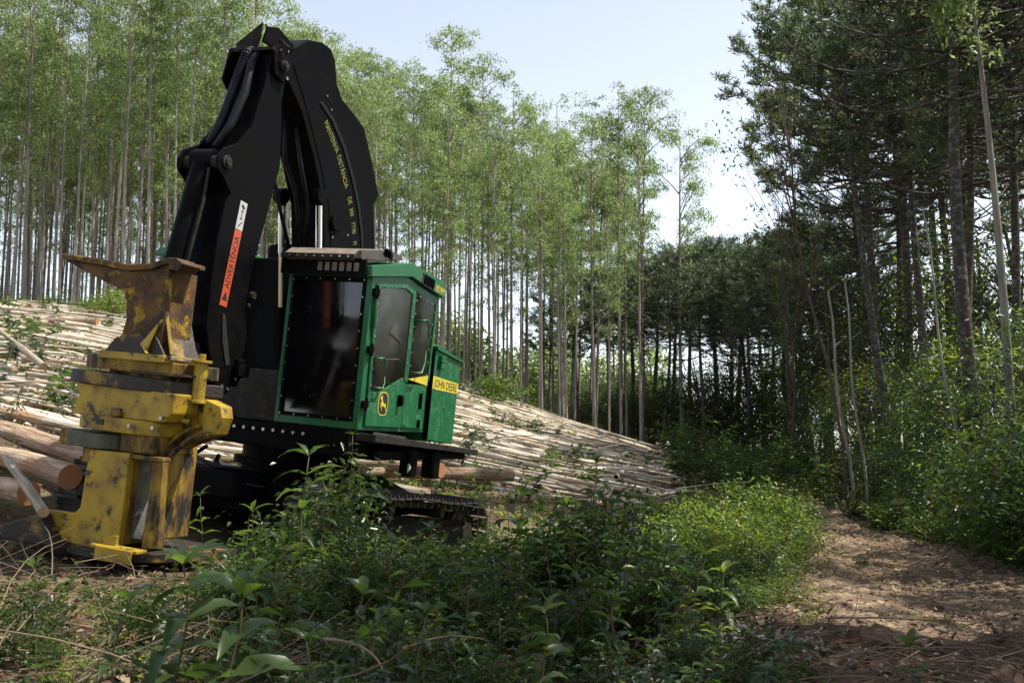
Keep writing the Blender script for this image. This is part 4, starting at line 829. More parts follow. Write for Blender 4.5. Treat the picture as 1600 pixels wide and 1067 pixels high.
# ================================================================== EUCALYPTUS PLANTATION
EU = [eucalyptus(100 + k, Ht=22.0, base=[0.34, 0.30, 0.42, 0.50, 0.28, 0.34, 0.52, 0.30][k], dens=[1, 1.2, .9, .8, 1.2, 1.0, .7, 1.1][k], crown_r=[1.5, 1.3, 1.7, 1.45, 1.25, 1.6, 1.5, 1.35][k]) for k in range(8)]
lone = eucalyptus(140, Ht=20.6, r=0.12, base=0.50, dens=0.95, side=0.1, crown_r=2.3)
def gpos(u, d): x = (u - 800) / FPX * d; return x, d, H1(x, d)
x, y, z = gpos(1066, 60); make2('eucalyptus_tree', lone, 'lone slender eucalyptus standing apart at the right end of the plantation, branches reaching right', 'tree', (x, y, z), 0)
front = [  # (u at the foot, distance, variant, scale, label)
 (1003, 61, 2, 152, 'tall eucalyptus with the rounded top of the cluster left of the lone tree'),
 (970, 60, 5, 136, 'eucalyptus in the tallest cluster near the right end of the plantation'),
 (930, 61, 1, 175, 'eucalyptus at the left side of the rounded cluster near the plantation end'),
 (692, 57, 2, 60, 'tallest eucalyptus standing above its neighbours right behind the green cab'),
 (752, 58, 0, 106, 'eucalyptus with rounded crown second in height right of the cab'),
 (880, 60, 6, 153, 'eucalyptus with small flat crown on two forked limbs against the sky'),
 (800, 60, 5, 135, 'broad topped eucalyptus in the middle of the skyline'),
 (845, 61, 7, 185, 'eucalyptus below the skyline between the flat crown and the broad crown')]
pl = []
for u, d, k, s, lab in front:
    x, y, z = gpos(u, d); sv = (at(u, s, d)[2] - z) / 22.0; make2('eucalyptus_tree', EU[k], lab, 'tree', (x, y, z), k * 1.3, (1.05, 1.05, sv)); pl.append((x, y))
rng = np.random.default_rng(5)
cand = []
for j in range(17):
    for i in range(60):
        yy = 52.5 + j * 2.9 + rng.uniform(-0.8, 0.8); xx = -42 + i * 2.05 + rng.uniform(-0.6, 0.6)
        yy = yy + 0.13 * xx
        if yy < 50: continue
        u = 800 + xx / yy * FPX
        if u < -110: continue
        lim = 1005 if yy < 66 else 1012
        if u > lim: continue
        if u > 430 and rng.random() < 0.38 and yy > 60: continue
        if u > 880 and rng.random() < 0.2 and yy > 63: continue
        if any((xx - a) ** 2 + (yy - b) ** 2 < 1.3 for a, b in pl): continue
        cand.append((yy, xx))
cand.sort(); cand = cand[:285]
zz_ = H(np.array([c[1] for c in cand]), np.array([c[0] for c in cand]))
for k, ((yy, xx), z) in enumerate(zip(cand, zz_)):
    v = EU[int(rng.integers(0, 8))]; u = 800 + xx / yy * FPX
    s = rng.uniform(0.84, 1.0) * 1.03
    if u > 430:
        vs = np.interp(u, [430, 500, 560, 600, 640, 700, 760, 840, 900, 940, 1000], [0, 35, 80, 90, 85, 90, 125, 160, 205, 170, 190]) + rng.uniform(5, 120)
        s = min(max((at(u, vs, yy)[2] - z) / 22.4, 0.62), 1.2)
    zi = int(np.searchsorted([95, 290, 600, 770], u)); row = 0 if yy - 0.13 * xx < 58 else 1
    lab = ['front row ', 'inner row '][row] + 'eucalyptus with slender trunk ' + ['left of the horn tip at the left edge', 'above the horn of the felling head', 'behind the folded boom and stick', 'between the boom and the service box side', 'above the right half of the pole field'][zi]
    grp = ['front', 'inner'][row] + ' row eucalyptus ' + ['left of the horn tip', 'above the horn', 'behind the boom', 'right of the boom', 'above the pole field'][zi]
    make2('eucalyptus_tree', v, lab, 'tree', (xx, yy, z), rng.uniform(0, 6.28), (s * 1.0, s * 1.0, s), grp, (rng.normal() * 0.008, rng.normal() * 0.008))
for k in range(44):
    u = -140 + k * 27 + rng.uniform(-14, 14); d = rng.uniform(92, 112); x = (u - 800) / FPX * d
    v = BLB[k % 3]; make2('broadleaf_tree', v, 'leafy green tree behind the trunks at the back of the plantation', 'tree', (x, d, H1(x, d) - 0.3), rng.uniform(0, 6), (2.6, 2.6, rng.uniform(1.5, 2.1)) if u < 640 else (2.4, 2.4, rng.uniform(1.9, 3.0)), 'leafy trees behind the plantation')

# the rows behind those: more of the same, past the count of single trees
EFAR = []
for q in range(3):
    tcx = eucalyptus(300 + q, base=0.35, dens=0.8, crown_r=1.6); prs = []
    for me in tcx:
        V = np.empty(len(me.vertices) * 3, np.float32); me.vertices.foreach_get('co', V); V = V.reshape(-1, 3)
        Fi = np.empty(len(me.polygons) * 3, np.int32); me.loops.foreach_get('vertex_index', Fi); Fi = Fi.reshape(-1, 3)
        mi = np.empty(len(me.polygons), np.int32); me.polygons.foreach_get('material_index', mi)
        for m_ in range(len(me.materials)):
            f_ = Fi[mi == m_]
            if me is tcx[1] and m_ == 1: f_ = f_[(f_[:, 0] // 4) % 3 == 0]
            us, inv = np.unique(f_, return_inverse=True); prs.append((V[us].astype(float) if True else None, inv.reshape(-1, 3), 1 if (me is tcx[1] and m_ == 1) else 0))
    EFAR.append((prs, [M['bark_euc'], M['leaf_euc']]))
fars = []
for k in range(900):
    yy = rng.uniform(66, 104); u = rng.uniform(-130, 560); xx = (u - 800) / FPX * yy
    if len(fars) >= 130: break
    if any(abs(xx - a) + abs(yy - b_) < 1.9 for a, b_ in fars): continue
    fars.append((xx, yy))
fa = np.array(fars)
def merge(protos, P, rz, S, pick, tilt=None):
    """one mesh made of many placed copies (only for growth past the count of single things)"""
    acc = {}; mats = []
    for q, (parts, ms) in enumerate(protos):
        ix = np.where(pick == q)[0]
        if not len(ix): continue
        c, s = np.cos(rz[ix]), np.sin(rz[ix]); Z = np.zeros_like(c); O = np.ones_like(c)
        Rz = np.stack([np.stack([c, -s, Z], -1), np.stack([s, c, Z], -1), np.stack([Z, Z, O], -1)], 1)
        for V, F, mi in parts:
            m = ms[mi]
            if m not in mats: mats.append(m)
            W_ = np.einsum('nij,vj->nvi', Rz, V) * S[ix, None, None] + P[ix, None]
            F_ = (F[None] + (np.arange(len(ix)) * len(V))[:, None, None]).reshape(-1, 3)
            acc.setdefault(mats.index(m), []).append((W_.reshape(-1, 3), F_))
    b = MB()
    for mi, L in acc.items():
        for V, F in L: b.addq(V, F, mi)
    return b, mats
b, ms = merge(EFAR, np.stack([fa[:, 0], fa[:, 1], H(fa[:, 0], fa[:, 1])], -1), rng.uniform(0, 6, len(fa)), rng.uniform(0.8, 1.05, len(fa)), rng.integers(0, 3, len(fa)))
tag(obj('far_eucalyptus_rows', b, ms), 'back rows of the eucalyptus plantation seen between the nearer trunks', 'trees', kind='stuff')

# ================================================================== ARAUCARIA FOREST ON THE RIGHT
ARU = araucaria(8, 14, 0.14, 3.4, 0.70, 8, (-0.03, 0), fo=0.76, nd=20)
AR = [araucaria(1, 14, 0.14, 3.3, 0.60, 9, (-0.03, 0)), araucaria(2, 15, 0.15, 3.0, 0.66, 8, (0.01, 0)), araucaria(3, 13, 0.15, 2.6, 0.62, 8), araucaria(4, 12, 0.14, 2.4, 0.70, 6)]
def tree_at(u, vtop, d, tc, Ht, lab, cat='tree', name='araucaria_pine', rz=0.0, group=None, tilt=None, xy=1.0):
    x, y, z = gpos(u, d); ztop = at(u, vtop, d)[2]; s = (ztop - z) / Ht
    return make2(name, tc, lab, cat, (x, y, z), rz, (s * xy, s * xy, s), group, tilt)
tree_at(1392, 60, 31, ARU, 14, 'araucaria with leaning dark trunk and umbrella crown reaching furthest left against the sky', rz=0.3, tilt=(0, -0.05))
tree_at(1448, 10, 33, AR[1], 15, 'araucaria with straight trunk right of the leaning umbrella crown', rz=1.0)
tree_at(1372, 40, 38, AR[2], 13, 'thinner araucaria trunk between the leaning one and the straight one', rz=2.0)
tree_at(1415, -60, 41, AR[1], 15, 'araucaria standing behind the straight trunk, crown cut by the top of the picture', rz=3.0)
tree_at(1532, -200, 21, araucaria(9, 13, 0.16, 3.6, 0.66, 8, (0.0, 0), nd=26), 13, 'stout araucaria with mottled lichened trunk nearest the track on the right', rz=0.5)
tree_at(1500, -40, 30, AR[0], 14, 'araucaria with dark trunk just left of the stout mottled trunk', rz=2.2)
tree_at(1592, -60, 27, AR[1], 15, 'dark araucaria trunk at the right edge of the picture', rz=4.0)
tree_at(1640, -90, 24, AR[2], 13, 'araucaria rising beyond the right edge with its branches reaching into the picture', rz=1.2)
pt = eucalyptus(201, Ht=15, r=0.11, base=0.72, dens=0.8, crown_r=1.6)
pt = (pt[0].copy(), pt[1]); pt[0].materials.clear(); pt[0].materials.append(M['bark_pale'])
tree_at(1580, -150, 19.5, pt, 15, 'smooth pale trunk leaning left beside the stout mottled araucaria', name='pale_trunk_tree', tilt=(0, -0.055))
rng = np.random.default_rng(21)
# a row of araucarias far behind the plantation end and the log field
fx = [(905, 455, 74), (948, 440, 78), (985, 430, 70), (1020, 425, 80), (1052, 402, 68), (1082, 395, 76), (1118, 392, 66), (1150, 405, 74), (1178, 415, 64), (1205, 405, 70), (1232, 398, 60), (1262, 385, 66), (1290, 370, 56), (1318, 350, 62), (1345, 330, 52), (1240, 430, 52), (1165, 440, 58), (1100, 430, 58), (1300, 420, 46), (875, 490, 80), (1035, 450, 62), (1140, 425, 82), (1190, 440, 80), (965, 470, 66)]
for k, (u, vt, d) in enumerate(fx):
    tree_at(u, vt, d, AR[k % 4], [14, 15, 13, 12][k % 4], 'dark araucaria with flat crown in the distant row behind the plantation end', rz=float(rng.uniform(0, 6)), group='araucarias in the distant row', xy=1.25)
fx = [(1395, 120, 50), (1480, 60, 44), (1465, 160, 55), (1540, 40, 42), (1600, 60, 38)]
for k, (u, vt, d) in enumerate(fx):
    tree_at(u, vt, d, AR[k % 4], [14, 15, 13, 12][k % 4], 'dark araucaria deep in the forest right of the track', rz=float(rng.uniform(0, 6)), group='araucarias deep in the forest on the right', xy=1.1)
# understory broadleaf trees
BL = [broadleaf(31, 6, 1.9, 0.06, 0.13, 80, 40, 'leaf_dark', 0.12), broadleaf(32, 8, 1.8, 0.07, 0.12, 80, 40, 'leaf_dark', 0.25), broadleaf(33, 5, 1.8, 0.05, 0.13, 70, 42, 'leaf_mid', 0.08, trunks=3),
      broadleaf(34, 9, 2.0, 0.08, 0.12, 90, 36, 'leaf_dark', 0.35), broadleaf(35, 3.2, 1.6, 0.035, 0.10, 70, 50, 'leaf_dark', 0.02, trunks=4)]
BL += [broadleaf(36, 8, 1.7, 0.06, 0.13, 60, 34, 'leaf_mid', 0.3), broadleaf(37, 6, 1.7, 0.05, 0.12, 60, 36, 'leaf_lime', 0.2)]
BH = [6, 8, 5, 9, 3.2, 8, 6]
ul = [(1262, 640, 48, 0), (1300, 600, 42, 1), (1335, 560, 37, 3), (1365, 520, 34, 1), (1400, 600, 29, 0), (1395, 470, 40, 3), (1440, 520, 31, 3), (1460, 600, 25, 0), (1500, 480, 27, 1), (1520, 560, 21, 0),
      (1560, 430, 24, 3), (1590, 560, 18, 2), (1640, 420, 19, 1), (1480, 690, 20, 4), (1420, 690, 24, 4), (1370, 690, 28, 4), (1330, 680, 33, 4), (1540, 700, 16.5, 4), (1610, 700, 14.5, 4), (1290, 690, 40, 4),
      (1230, 610, 56, 0), (1195, 590, 60, 1), (1150, 600, 62, 0), (1110, 620, 66, 1), (1060, 600, 72, 0), (1010, 610, 76, 1), (960, 600, 80, 0), (1210, 680, 50, 4), (1165, 690, 54, 4), (1350, 400, 46, 3), (1420, 380, 48, 3), (1480, 330, 46, 1), (1540, 330, 38, 3), (1600, 300, 33, 3),
      (1250, 470, 64, 3), (1290, 450, 58, 3), (1330, 430, 54, 1), (1640, 640, 13, 4), (1600, 480, 30, 3), (1300, 500, 70, 3), (840, 610, 84, 0), (865, 600, 90, 1), (905, 590, 82, 0), (925, 570, 88, 3), (955, 590, 80, 0), (985, 560, 86, 1), (1015, 580, 78, 0), (1050, 600, 82, 3), (1085, 620, 72, 0), (1130, 600, 76, 1), (975, 650, 74, 0), (1025, 650, 70, 0), (1000, 600, 66, 0), (1035, 560, 70, 1), (1070, 590, 64, 0), (1090, 540, 74, 3), (1120, 560, 60, 0), (1140, 520, 72, 1), (1175, 540, 63, 0), (1200, 510, 70, 3), (1235, 540, 58, 1), (1255, 560, 52, 0), (1280, 520, 60, 3), (1155, 640, 58, 0), (1215, 620, 54, 0), (1110, 640, 62, 0), (940, 620, 84, 0), (890, 610, 86, 1), (1060, 650, 68, 0)]
for k, (u, vt, d, q) in enumerate(ul):
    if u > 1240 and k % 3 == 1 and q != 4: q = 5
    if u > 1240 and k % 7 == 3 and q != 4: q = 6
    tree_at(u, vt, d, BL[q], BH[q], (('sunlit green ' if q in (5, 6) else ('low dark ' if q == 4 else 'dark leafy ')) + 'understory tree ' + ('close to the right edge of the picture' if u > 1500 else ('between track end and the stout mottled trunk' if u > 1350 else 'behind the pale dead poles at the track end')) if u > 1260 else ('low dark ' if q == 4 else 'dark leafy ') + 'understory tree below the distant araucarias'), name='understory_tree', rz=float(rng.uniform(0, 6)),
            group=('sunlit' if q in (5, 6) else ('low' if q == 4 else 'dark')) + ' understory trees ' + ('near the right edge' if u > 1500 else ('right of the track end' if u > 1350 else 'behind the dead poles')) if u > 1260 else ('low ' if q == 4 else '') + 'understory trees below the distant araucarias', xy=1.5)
# slender sunlit sapling in front of the umbrella crown, dead poles
sap = broadleaf(51, 10, 1.5, 0.035, 0.10, 24, 20, 'leaf_mid', 0.35, bark='bark_twig', cl=0.35)
tree_at(1318, -20, 25, sap, 10, 'thin crooked sapling leaning left in front of the umbrella crowned araucaria', name='thin_sapling', tilt=(0, -0.13), xy=1.0)
tree_at(1228, 225, 36, broadleaf(52, 8, 1.3, 0.03, 0.12, 34, 20, 'leaf_dark', 0.3, bark='bark_twig', cl=0.35), 8, 'airy young tree with open foliage left of the umbrella crowned araucaria', name='young_tree', rz=1.0)
def pole(u0, v0, d0, u1, v1, d1, r, label, m='bark_pale', stub=True):
    a = at(u0, v0, d0); b = at(u1, v1, d1); a[2] = H1(a[0], a[1]) - 0.1
    t = thing('dead_pole', label, 'dead tree', tuple(a)); k = 9; P = np.linspace(0, 1, k)[:, None] * (b - a); P[:, 0] += 0.06 * np.sin(np.arange(k) * 1.1)
    obj('trunk', MB().tube(P, np.linspace(r, r * 0.55, k), 8), M[m], t, smooth=True)
    bm_ = MB()
    for q in (6, 7, 8): bm_.tube([P[q], P[q] + np.array([0.35 * (-1) ** q, 0.1, 0.25])], [r * 0.3, r * 0.12], 5)
    obj('branch_stub', bm_, M[m], t)['kind'] = 'stuff'
pole(1332, 715, 27, 1292, 455, 27, 0.05, 'pale dead pole leaning left beside the end of the track')
pole(1352, 700, 26, 1318, 440, 26, 0.04, 'thin greenish pole just right of the pale dead pole', 'bark_euc')
pole(1505, 560, 19, 1440, 330, 20, 0.035, 'thin crooked dead stem leaning left in the right forest', 'bark_pale')
# trees beyond the right edge of the picture whose crowns shade track and foreground
shade = [(10.5, 8.6, 14, 0), (8.6, 6.0, 13, 2), (12.5, 5, 14, 0), (16.5, 14, 16, 1), (10.8, 3.0, 13, 2), (17, 6, 16, 1), (7.8, 1.6, 12, 3)]
for k, (x, y, h, q) in enumerate(shade):
    s = h / [14, 15, 13, 12][q]; make2('araucaria_pine', AR[q], 'araucaria standing beyond the right side of the clearing, shading the track', 'tree', (x, y, H1(x, y)), k * 1.1, (s * 1.15, s * 1.15, s), 'araucarias beyond the right side')
shade = [(8.0, 7.0, 8, 3), (7.2, 4.0, 8.0, 1), (9.4, 1.5, 9, 1), (7.2, 0.8, 7, 0)]
for k, (x, y, h, q) in enumerate(shade):
    s = h / BH[q]; make2('understory_tree', BL[q], 'leafy tree standing beyond the right side of the clearing', 'tree', (x, y, H1(x, y)), k * 1.7, (s*1.2, s*1.2, s), 'leafy trees beyond the right side')

# ================================================================== FELLED LOGS
rng = np.random.default_rng(3)
poly = np.array([(-32, 47), (-22, 50), (-6, 52.5), (10, 57), (13.5, 52), (9.5, 40), (5, 27), (2.2, 20.5), (-0.5, 17.5), (-4, 15.6), (-8, 13.8), (-14, 19), (-24, 34)], float)
def inpoly(x, y, P=poly):
    c = np.zeros(np.shape(x), bool); n = len(P)
    for i in range(n):
        x0, y0 = P[i]; x1, y1 = P[(i+1) % n]; k = ((y0 > y) != (y1 > y)) & (x < (x1 - x0) * (y - y0) / (y1 - y0 + 1e-12) + x0); c ^= k
    return c
def heapz(x, y): return 0.22 + 0.2 * np.sin(0.5 * x + 1) * np.sin(0.37 * y + 2) + 0.1 * np.sin(1.3 * x + 0.8 * y)
LG = []
while len(LG) < 2300:
    n = 600; y = 14 + (57 - 14) * rng.uniform(0, 1, n) ** 0.8; x = rng.uniform(-32, 14, n); ok = inpoly(x, y); x, y = x[ok], y[ok]
    tgt = np.stack([13.0 - x, 52.0 - y], -1); ang = np.arctan2(tgt[:, 1], tgt[:, 0])
    far = np.clip((y - 18) / 25, 0, 1); ang = ang * (0.35 + 0.5 * (x > -6)) * far + (1 - far) * rng.choice([0.0, 0.12, -0.35, 0.25], len(x))
    ang = ang + rng.normal(size=len(x)) * np.where(rng.random(len(x)) < 0.30, 0.5, 0.13)
    L = rng.uniform(5, 12, len(x)) * np.clip(y / 35, 0.45, 1.1)
    for i in range(len(x)):
        dx, dy = math.cos(ang[i]) * L[i] / 2, math.sin(ang[i]) * L[i] / 2
        a = (x[i] - dx, y[i] - dy); b = (x[i] + dx, y[i] + dy)
        if inpoly(np.array([a[0], b[0]]), np.array([a[1], b[1]])).all(): LG.append((*a, *b))
LG = np.array(LG[:2300]); mid_ = (LG[:, :2] + LG[:, 2:]) / 2
za = H(LG[:, 0], LG[:, 1]); zb = H(LG[:, 2], LG[:, 3]); zm = H(mid_[:, 0], mid_[:, 1])
lvl = rng.uniform(0, 1, len(LG)) ** 1.5 * (0.25 + heapz(mid_[:, 0], mid_[:, 1])); lift = np.maximum(0, zm - (za + zb) / 2) * 0.8
A_ = np.c_[LG[:, :2], za + lvl + lift + rng.uniform(-.05, .12, len(LG))]; B_ = np.c_[LG[:, 2:], zb + lvl + lift + rng.uniform(-.05, .12, len(LG))]
rad = rng.uniform(0.030, 0.070, len(LG)); big = rng.random(len(LG)) < 0.07; rad[big] *= 1.5
order = np.argsort(mid_[:, 1])
def logmesh(L, r, seed, mats, k=10):
    """unit pole along x with slight bow, knots and cut ends"""
    rg = np.random.default_rng(seed); n = 8; t = np.linspace(0, 1, n); P = np.stack([t * L, 0.012 * L * np.sin(t * PI) * rg.normal() + 0.01 * L * np.sin(t * 2 * PI) * rg.normal() * 0.5, 0.008 * L * np.sin(t * PI) * rg.normal()], -1)
    b = MB(); b.tube(P, r * np.linspace(1.08, 0.72, n) * (1 + 0.05 * rg.normal(size=n)), k, 0, cap=False)
    V = b.v[0]; nn = len(V); b.add(V[:k], [tuple(range(k))], 1); b.add(V[nn-k:nn], [tuple(range(k))[::-1]], 1)
    return b.mesh('log', [M[m] for m in mats], smooth=False)
LM = [logmesh(10.0, 0.075, s, ['log_pale', 'log_end_pale']) for s in range(8)]
def place_log(a, b, r, me, L0, r0, name, label, cat, group=None, roll=None):
    a = Vector(a); b = Vector(b); d = b - a; q = d.to_track_quat('X', 'Z'); o = link(name, me); o.rotation_mode = 'QUATERNION'
    from mathutils import Quaternion
    o.rotation_quaternion = q @ Quaternion((1, 0, 0), rng.uniform(0, 6.28) if roll is None else roll); o.location = a; o.scale = (d.length / L0, r / r0, r / r0)
    return tag(o, label, cat, group)
for k in order[:290]:
    a, b = (A_[k], B_[k]) if rng.random() < 0.5 else (B_[k], A_[k])
    left = (a[0] + b[0]) / 2 < -0.27 * (a[1] + b[1]) / 2
    place_log(a, b, rad[k], LM[int(rng.integers(0, 8))], 10.0, 0.075, 'log', 'peeled pale eucalyptus pole lying on the slope left of the felling head' if left else 'peeled pale eucalyptus pole lying in the field of felled poles right of the cab', 'log',
              'felled poles left of the felling head' if left else 'felled poles right of the cab')
rest = order[290:]
n = len(rest); t = np.linspace(0, 1, 5)[None, :, None]; Pp = A_[rest][:, None] * (1 - t) + B_[rest][:, None] * t; Pp = Pp + rng.normal(size=(n, 1, 3)) * 0.10 * np.sin(t * PI)
V, F = tubes_tri(Pp, (rad[rest][:, None] * np.linspace(1.05, 0.7, 5)[None]), 6)
b = MB(); b.addq(V, F, 0); tag(obj('felled_poles', b, M['log_pale_s']), 'carpet of further peeled poles covering the far slope', 'log', kind='stuff')
twl = None
# thick reddish logs of the near piles
BP = [logmesh(3.0, 0.15, 60 + s, ['log_pale', 'log_end_pale'], 10) for s in range(3)]
BM = [logmesh(3.0, 0.15, 40 + s, ['log_brown', 'log_end'], 14) for s in range(4)]
def hero_log(u0, v0, d0, u1, v1, d1, r, label, me=None, name='log'):
    a = at(u0, v0, d0); b = at(u1, v1, d1); return place_log(a, b, r, me or BM[int(rng.integers(0, 4))], 3.0, 0.15, name, label, 'log')
hero_log(228, 742, 12.2, 60, 690, 14.2, 0.15, 'thick reddish log whose sawn end faces the felling head, top of the left pile')
hero_log(110, 745, 12.0, -60, 700, 13.5, 0.14, 'reddish log with sawn end below the top log of the left pile')
hero_log(150, 722, 12.9, -40, 660, 15.0, 0.12, 'split orange barked log behind the top of the left pile')
hero_log(45, 770, 11.5, -90, 745, 12.5, 0.13, 'lowest reddish log of the left pile at the picture edge')
hero_log(105, 700, 13.6, -80, 640, 16.5, 0.12, 'brown barked log at the back of the left pile')
hero_log(68, 800, 9.8, 8, 715, 11.0, 0.055, 'thin pale crooked branch lying across the left pile toward the head', BP[1])
hero_log(68, 572, 19, -10, 508, 27, 0.07, 'pale bent pole lying across the slope debris at the upper left', BP[1])
hero_log(690, 735, 16.4, 560, 725, 17.4, 0.11, 'orange barked log just behind the service platform')
hero_log(800, 742, 18.2, 575, 738, 16.8, 0.115, 'thick brown log lying behind the right crawler track')
hero_log(668, 775, 15.8, 560, 750, 16.2, 0.12, 'grey log with its end near the right crawler track', BP[1])
hero_log(830, 778, 19.5, 700, 770, 17.8, 0.10, 'brown log at the front edge of the pole field')
hero_log(930, 785, 21.0, 815, 776, 20.5, 0.09, 'brown log behind the tall dark weed at the front edge of the pole field')
hero_log(860, 760, 21.0, 760, 757, 20.0, 0.10, 'brown log on top of the front edge of the pole field')
hero_log(1005, 700, 50, 945, 718, 47, 0.07, 'short pale pole sticking up from the pole field near the plantation', BP[1])
hero_log(152, 503, 38, -30, 499, 38, 0.16, 'long brown log along the top of the slope at the upper left')

# ================================================================== SLASH, BUSHES, UNDERGROWTH
def stuff(name, b, mats, label, cat): return tag(obj(name, b, mats), label, cat, kind='stuff')

rng = np.random.default_rng(77)
WD = [weed(1, 0.9, 4, .3, .15, .28, 13, 'leaf_weed'), weed(2, 1.2, 3, .2, .12, .15, 26, 'leaf_mid'), weed(3, 0.8, 5, .35, .075, .38, 11, 'leaf_weed', br=3, sr=.005),
      weed(4, 0.6, 5, .5, .17, .38, 8, 'leaf_mid'), weed(5, 1.0, 4, .3, .07, .34, 13, 'leaf_dark', br=4, sr=.005), weed(6, 0.45, 6, .7, .13, .44, 7, 'leaf_weed'),
      weed(7, 1.3, 3, .15, .14, .20, 20, 'leaf_weed', br=1), weed(8, 0.7, 4, .5, .11, .32, 10, 'leaf_blue', br=1), weed(9, 0.35, 7, .9, .08, .5, 7, 'leaf_lime')]
WDM = [joined('weed', *w) for w in WD]
TF = [tuft(1), tuft(2, 40, .25), tuft(3, 70, .45)]

# bushes in the sun between machine, pole field and track
BB = [broadleaf(71, 1.7, 0.95, .016, .11, 44, 36, 'leaf_lime', 0.0, trunks=5, bark='stem_green', cl=.5), broadleaf(72, 1.4, 0.9, .014, .09, 46, 40, 'leaf_mid', 0.0, trunks=5, bark='stem_green', cl=.5),
      broadleaf(73, 1.9, 0.85, .016, .13, 40, 32, 'leaf_mid', 0.0, trunks=4, bark='stem_green', cl=.5), broadleaf(74, 1.1, 0.9, .012, .06, 46, 54, 'leaf_lime', 0.0, trunks=5, bark='stem_green', cl=.5)]
BBH = [1.7, 1.4, 1.9, 1.1]
def bush(u, vt, d, q, lab, grp, xy=1.0):
    x, y, z = gpos(u, d); h = max(at(u, vt + rng.uniform(-22, 22), d)[2] - z, 0.35); s = h / BBH[q]
    r = max(s, 0.65) * xy * 0.9
    return make2('bush', BB[q], lab, 'bush', (x, y, z - 0.05), float(rng.uniform(0, 6)), (r, r, s), grp)
bl = [(1192, 748, 14.6, 0), (1160, 742, 15.5, 2), (1215, 765, 15.2, 1), (1125, 755, 14.5, 2), (1090, 768, 14.2, 0), (1175, 775, 13.2, 2), (1140, 800, 12.6, 0), (1205, 790, 13.8, 1), (1055, 785, 13.8, 1), (1100, 805, 12.4, 3), (1020, 800, 13.5, 0), (985, 812, 12.8, 1), (1165, 830, 11.8, 3), (1065, 830, 11.6, 0), (1222, 800, 15.0, 3), (1205, 760, 21, 0), (1150, 752, 25, 2), (1110, 758, 24, 1), (1225, 790, 17.5, 1), (1180, 800, 17, 0), (1130, 790, 19, 3), (1080, 780, 21, 1), (1030, 790, 20, 0), (985, 800, 19, 3), (1210, 830, 14.5, 0), (1160, 835, 14, 1), (1100, 820, 15, 2),
      (1050, 825, 15, 0), (1000, 830, 14, 1), (950, 830, 14, 3), (1190, 870, 12, 1), (1135, 870, 11.5, 0), (1070, 862, 12, 3), (1010, 872, 11.5, 1), (1235, 772, 22, 3), (1175, 735, 30, 1), (1130, 738, 33, 0), (1215, 745, 30, 2), (1090, 772, 28, 3),
      (1180, 905, 10.2, 3), (1120, 910, 9.8, 1), (960, 870, 11, 2), (905, 840, 13, 1), (860, 830, 14, 3), (1240, 760, 27, 0)]
for u, vt, d, q in bl:
    zn = 0 if d > 19 else (1 if u > 1140 else 2); kd = ['bright small leaved', 'green', 'large leaved', 'low lime green'][q]
    bush(u, vt, d, q, kd + ' bush ' + ['at the foot of the pole field beyond the sunlit mound', 'in the sunlit mound touching the dirt track', 'in the sunlit mound on the side of the machine'][zn], kd + ' bushes ' + ['beyond the sunlit mound', 'of the mound beside the track', 'of the mound toward the machine'][zn], 1.1)
bl = [(1600, 820, 13.6, 1), (1565, 800, 14.4, 2), (1530, 805, 15.2, 1), (1495, 800, 16.2, 2), (1640, 790, 13.2, 0), (1600, 700, 14.0, 2), (1560, 690, 15.5, 1), (1520, 700, 16.5, 2), (1640, 620, 13.8, 1), (1460, 800, 17.6, 1), (1290, 770, 36, 1), (1330, 760, 30, 2), (1365, 765, 26, 0), (1400, 770, 23.5, 2), (1440, 775, 21.5, 1), (1480, 780, 20, 2), (1520, 790, 18.5, 0), (1560, 790, 17, 2), (1600, 800, 16, 1), (1450, 745, 25, 2), (1500, 740, 23, 0), (1550, 740, 20, 2), (1390, 730, 29, 2), (1340, 730, 35, 1), (1590, 730, 17.5, 2), (1415, 700, 27, 0), (1470, 690, 25, 2), (1530, 680, 22, 1)]
for u, vt, d, q in bl:
    zn = 0 if d < 17 else (1 if d < 24 else 2)
    bush(u, vt, d, q, 'shaded leafy bush ' + ['nearest the camera on the right side of the track', 'on the right side of the middle of the track', 'at the far end of the track'][zn], 'shaded bushes ' + ['nearest on the right of the track', 'right of the middle of the track', 'at the far end of the track'][zn], 1.25)
for k in range(26):
    u = rng.uniform(-20, 440) if k < 12 else rng.uniform(700, 1050); d = rng.uniform(46, 52) if k < 12 else rng.uniform(56, 60)
    x, y, z = gpos(u, d); q = int(rng.integers(0, 4)); s = rng.uniform(0.4, 0.9)
    make2('bush', BB[q], 'small green bush at the foot of the plantation trunks', 'bush', (x, y, z), rng.uniform(0, 6), (s*1.4, s*1.4, s), 'bushes at the foot of the plantation')
x, y, z = gpos(770, 50); make2('bush', BB[2], 'bright bush on the ridge of the pole field right of the service box', 'bush', (x, y, z), 1.0, (2.0, 2.0, 1.0))
x, y, z = gpos(178, 47); make2('bush', BB[0], 'round bush against the trunks just left of the horn of the felling head', 'bush', (x, y, z), 1.0, (1.5, 1.5, 1.1))

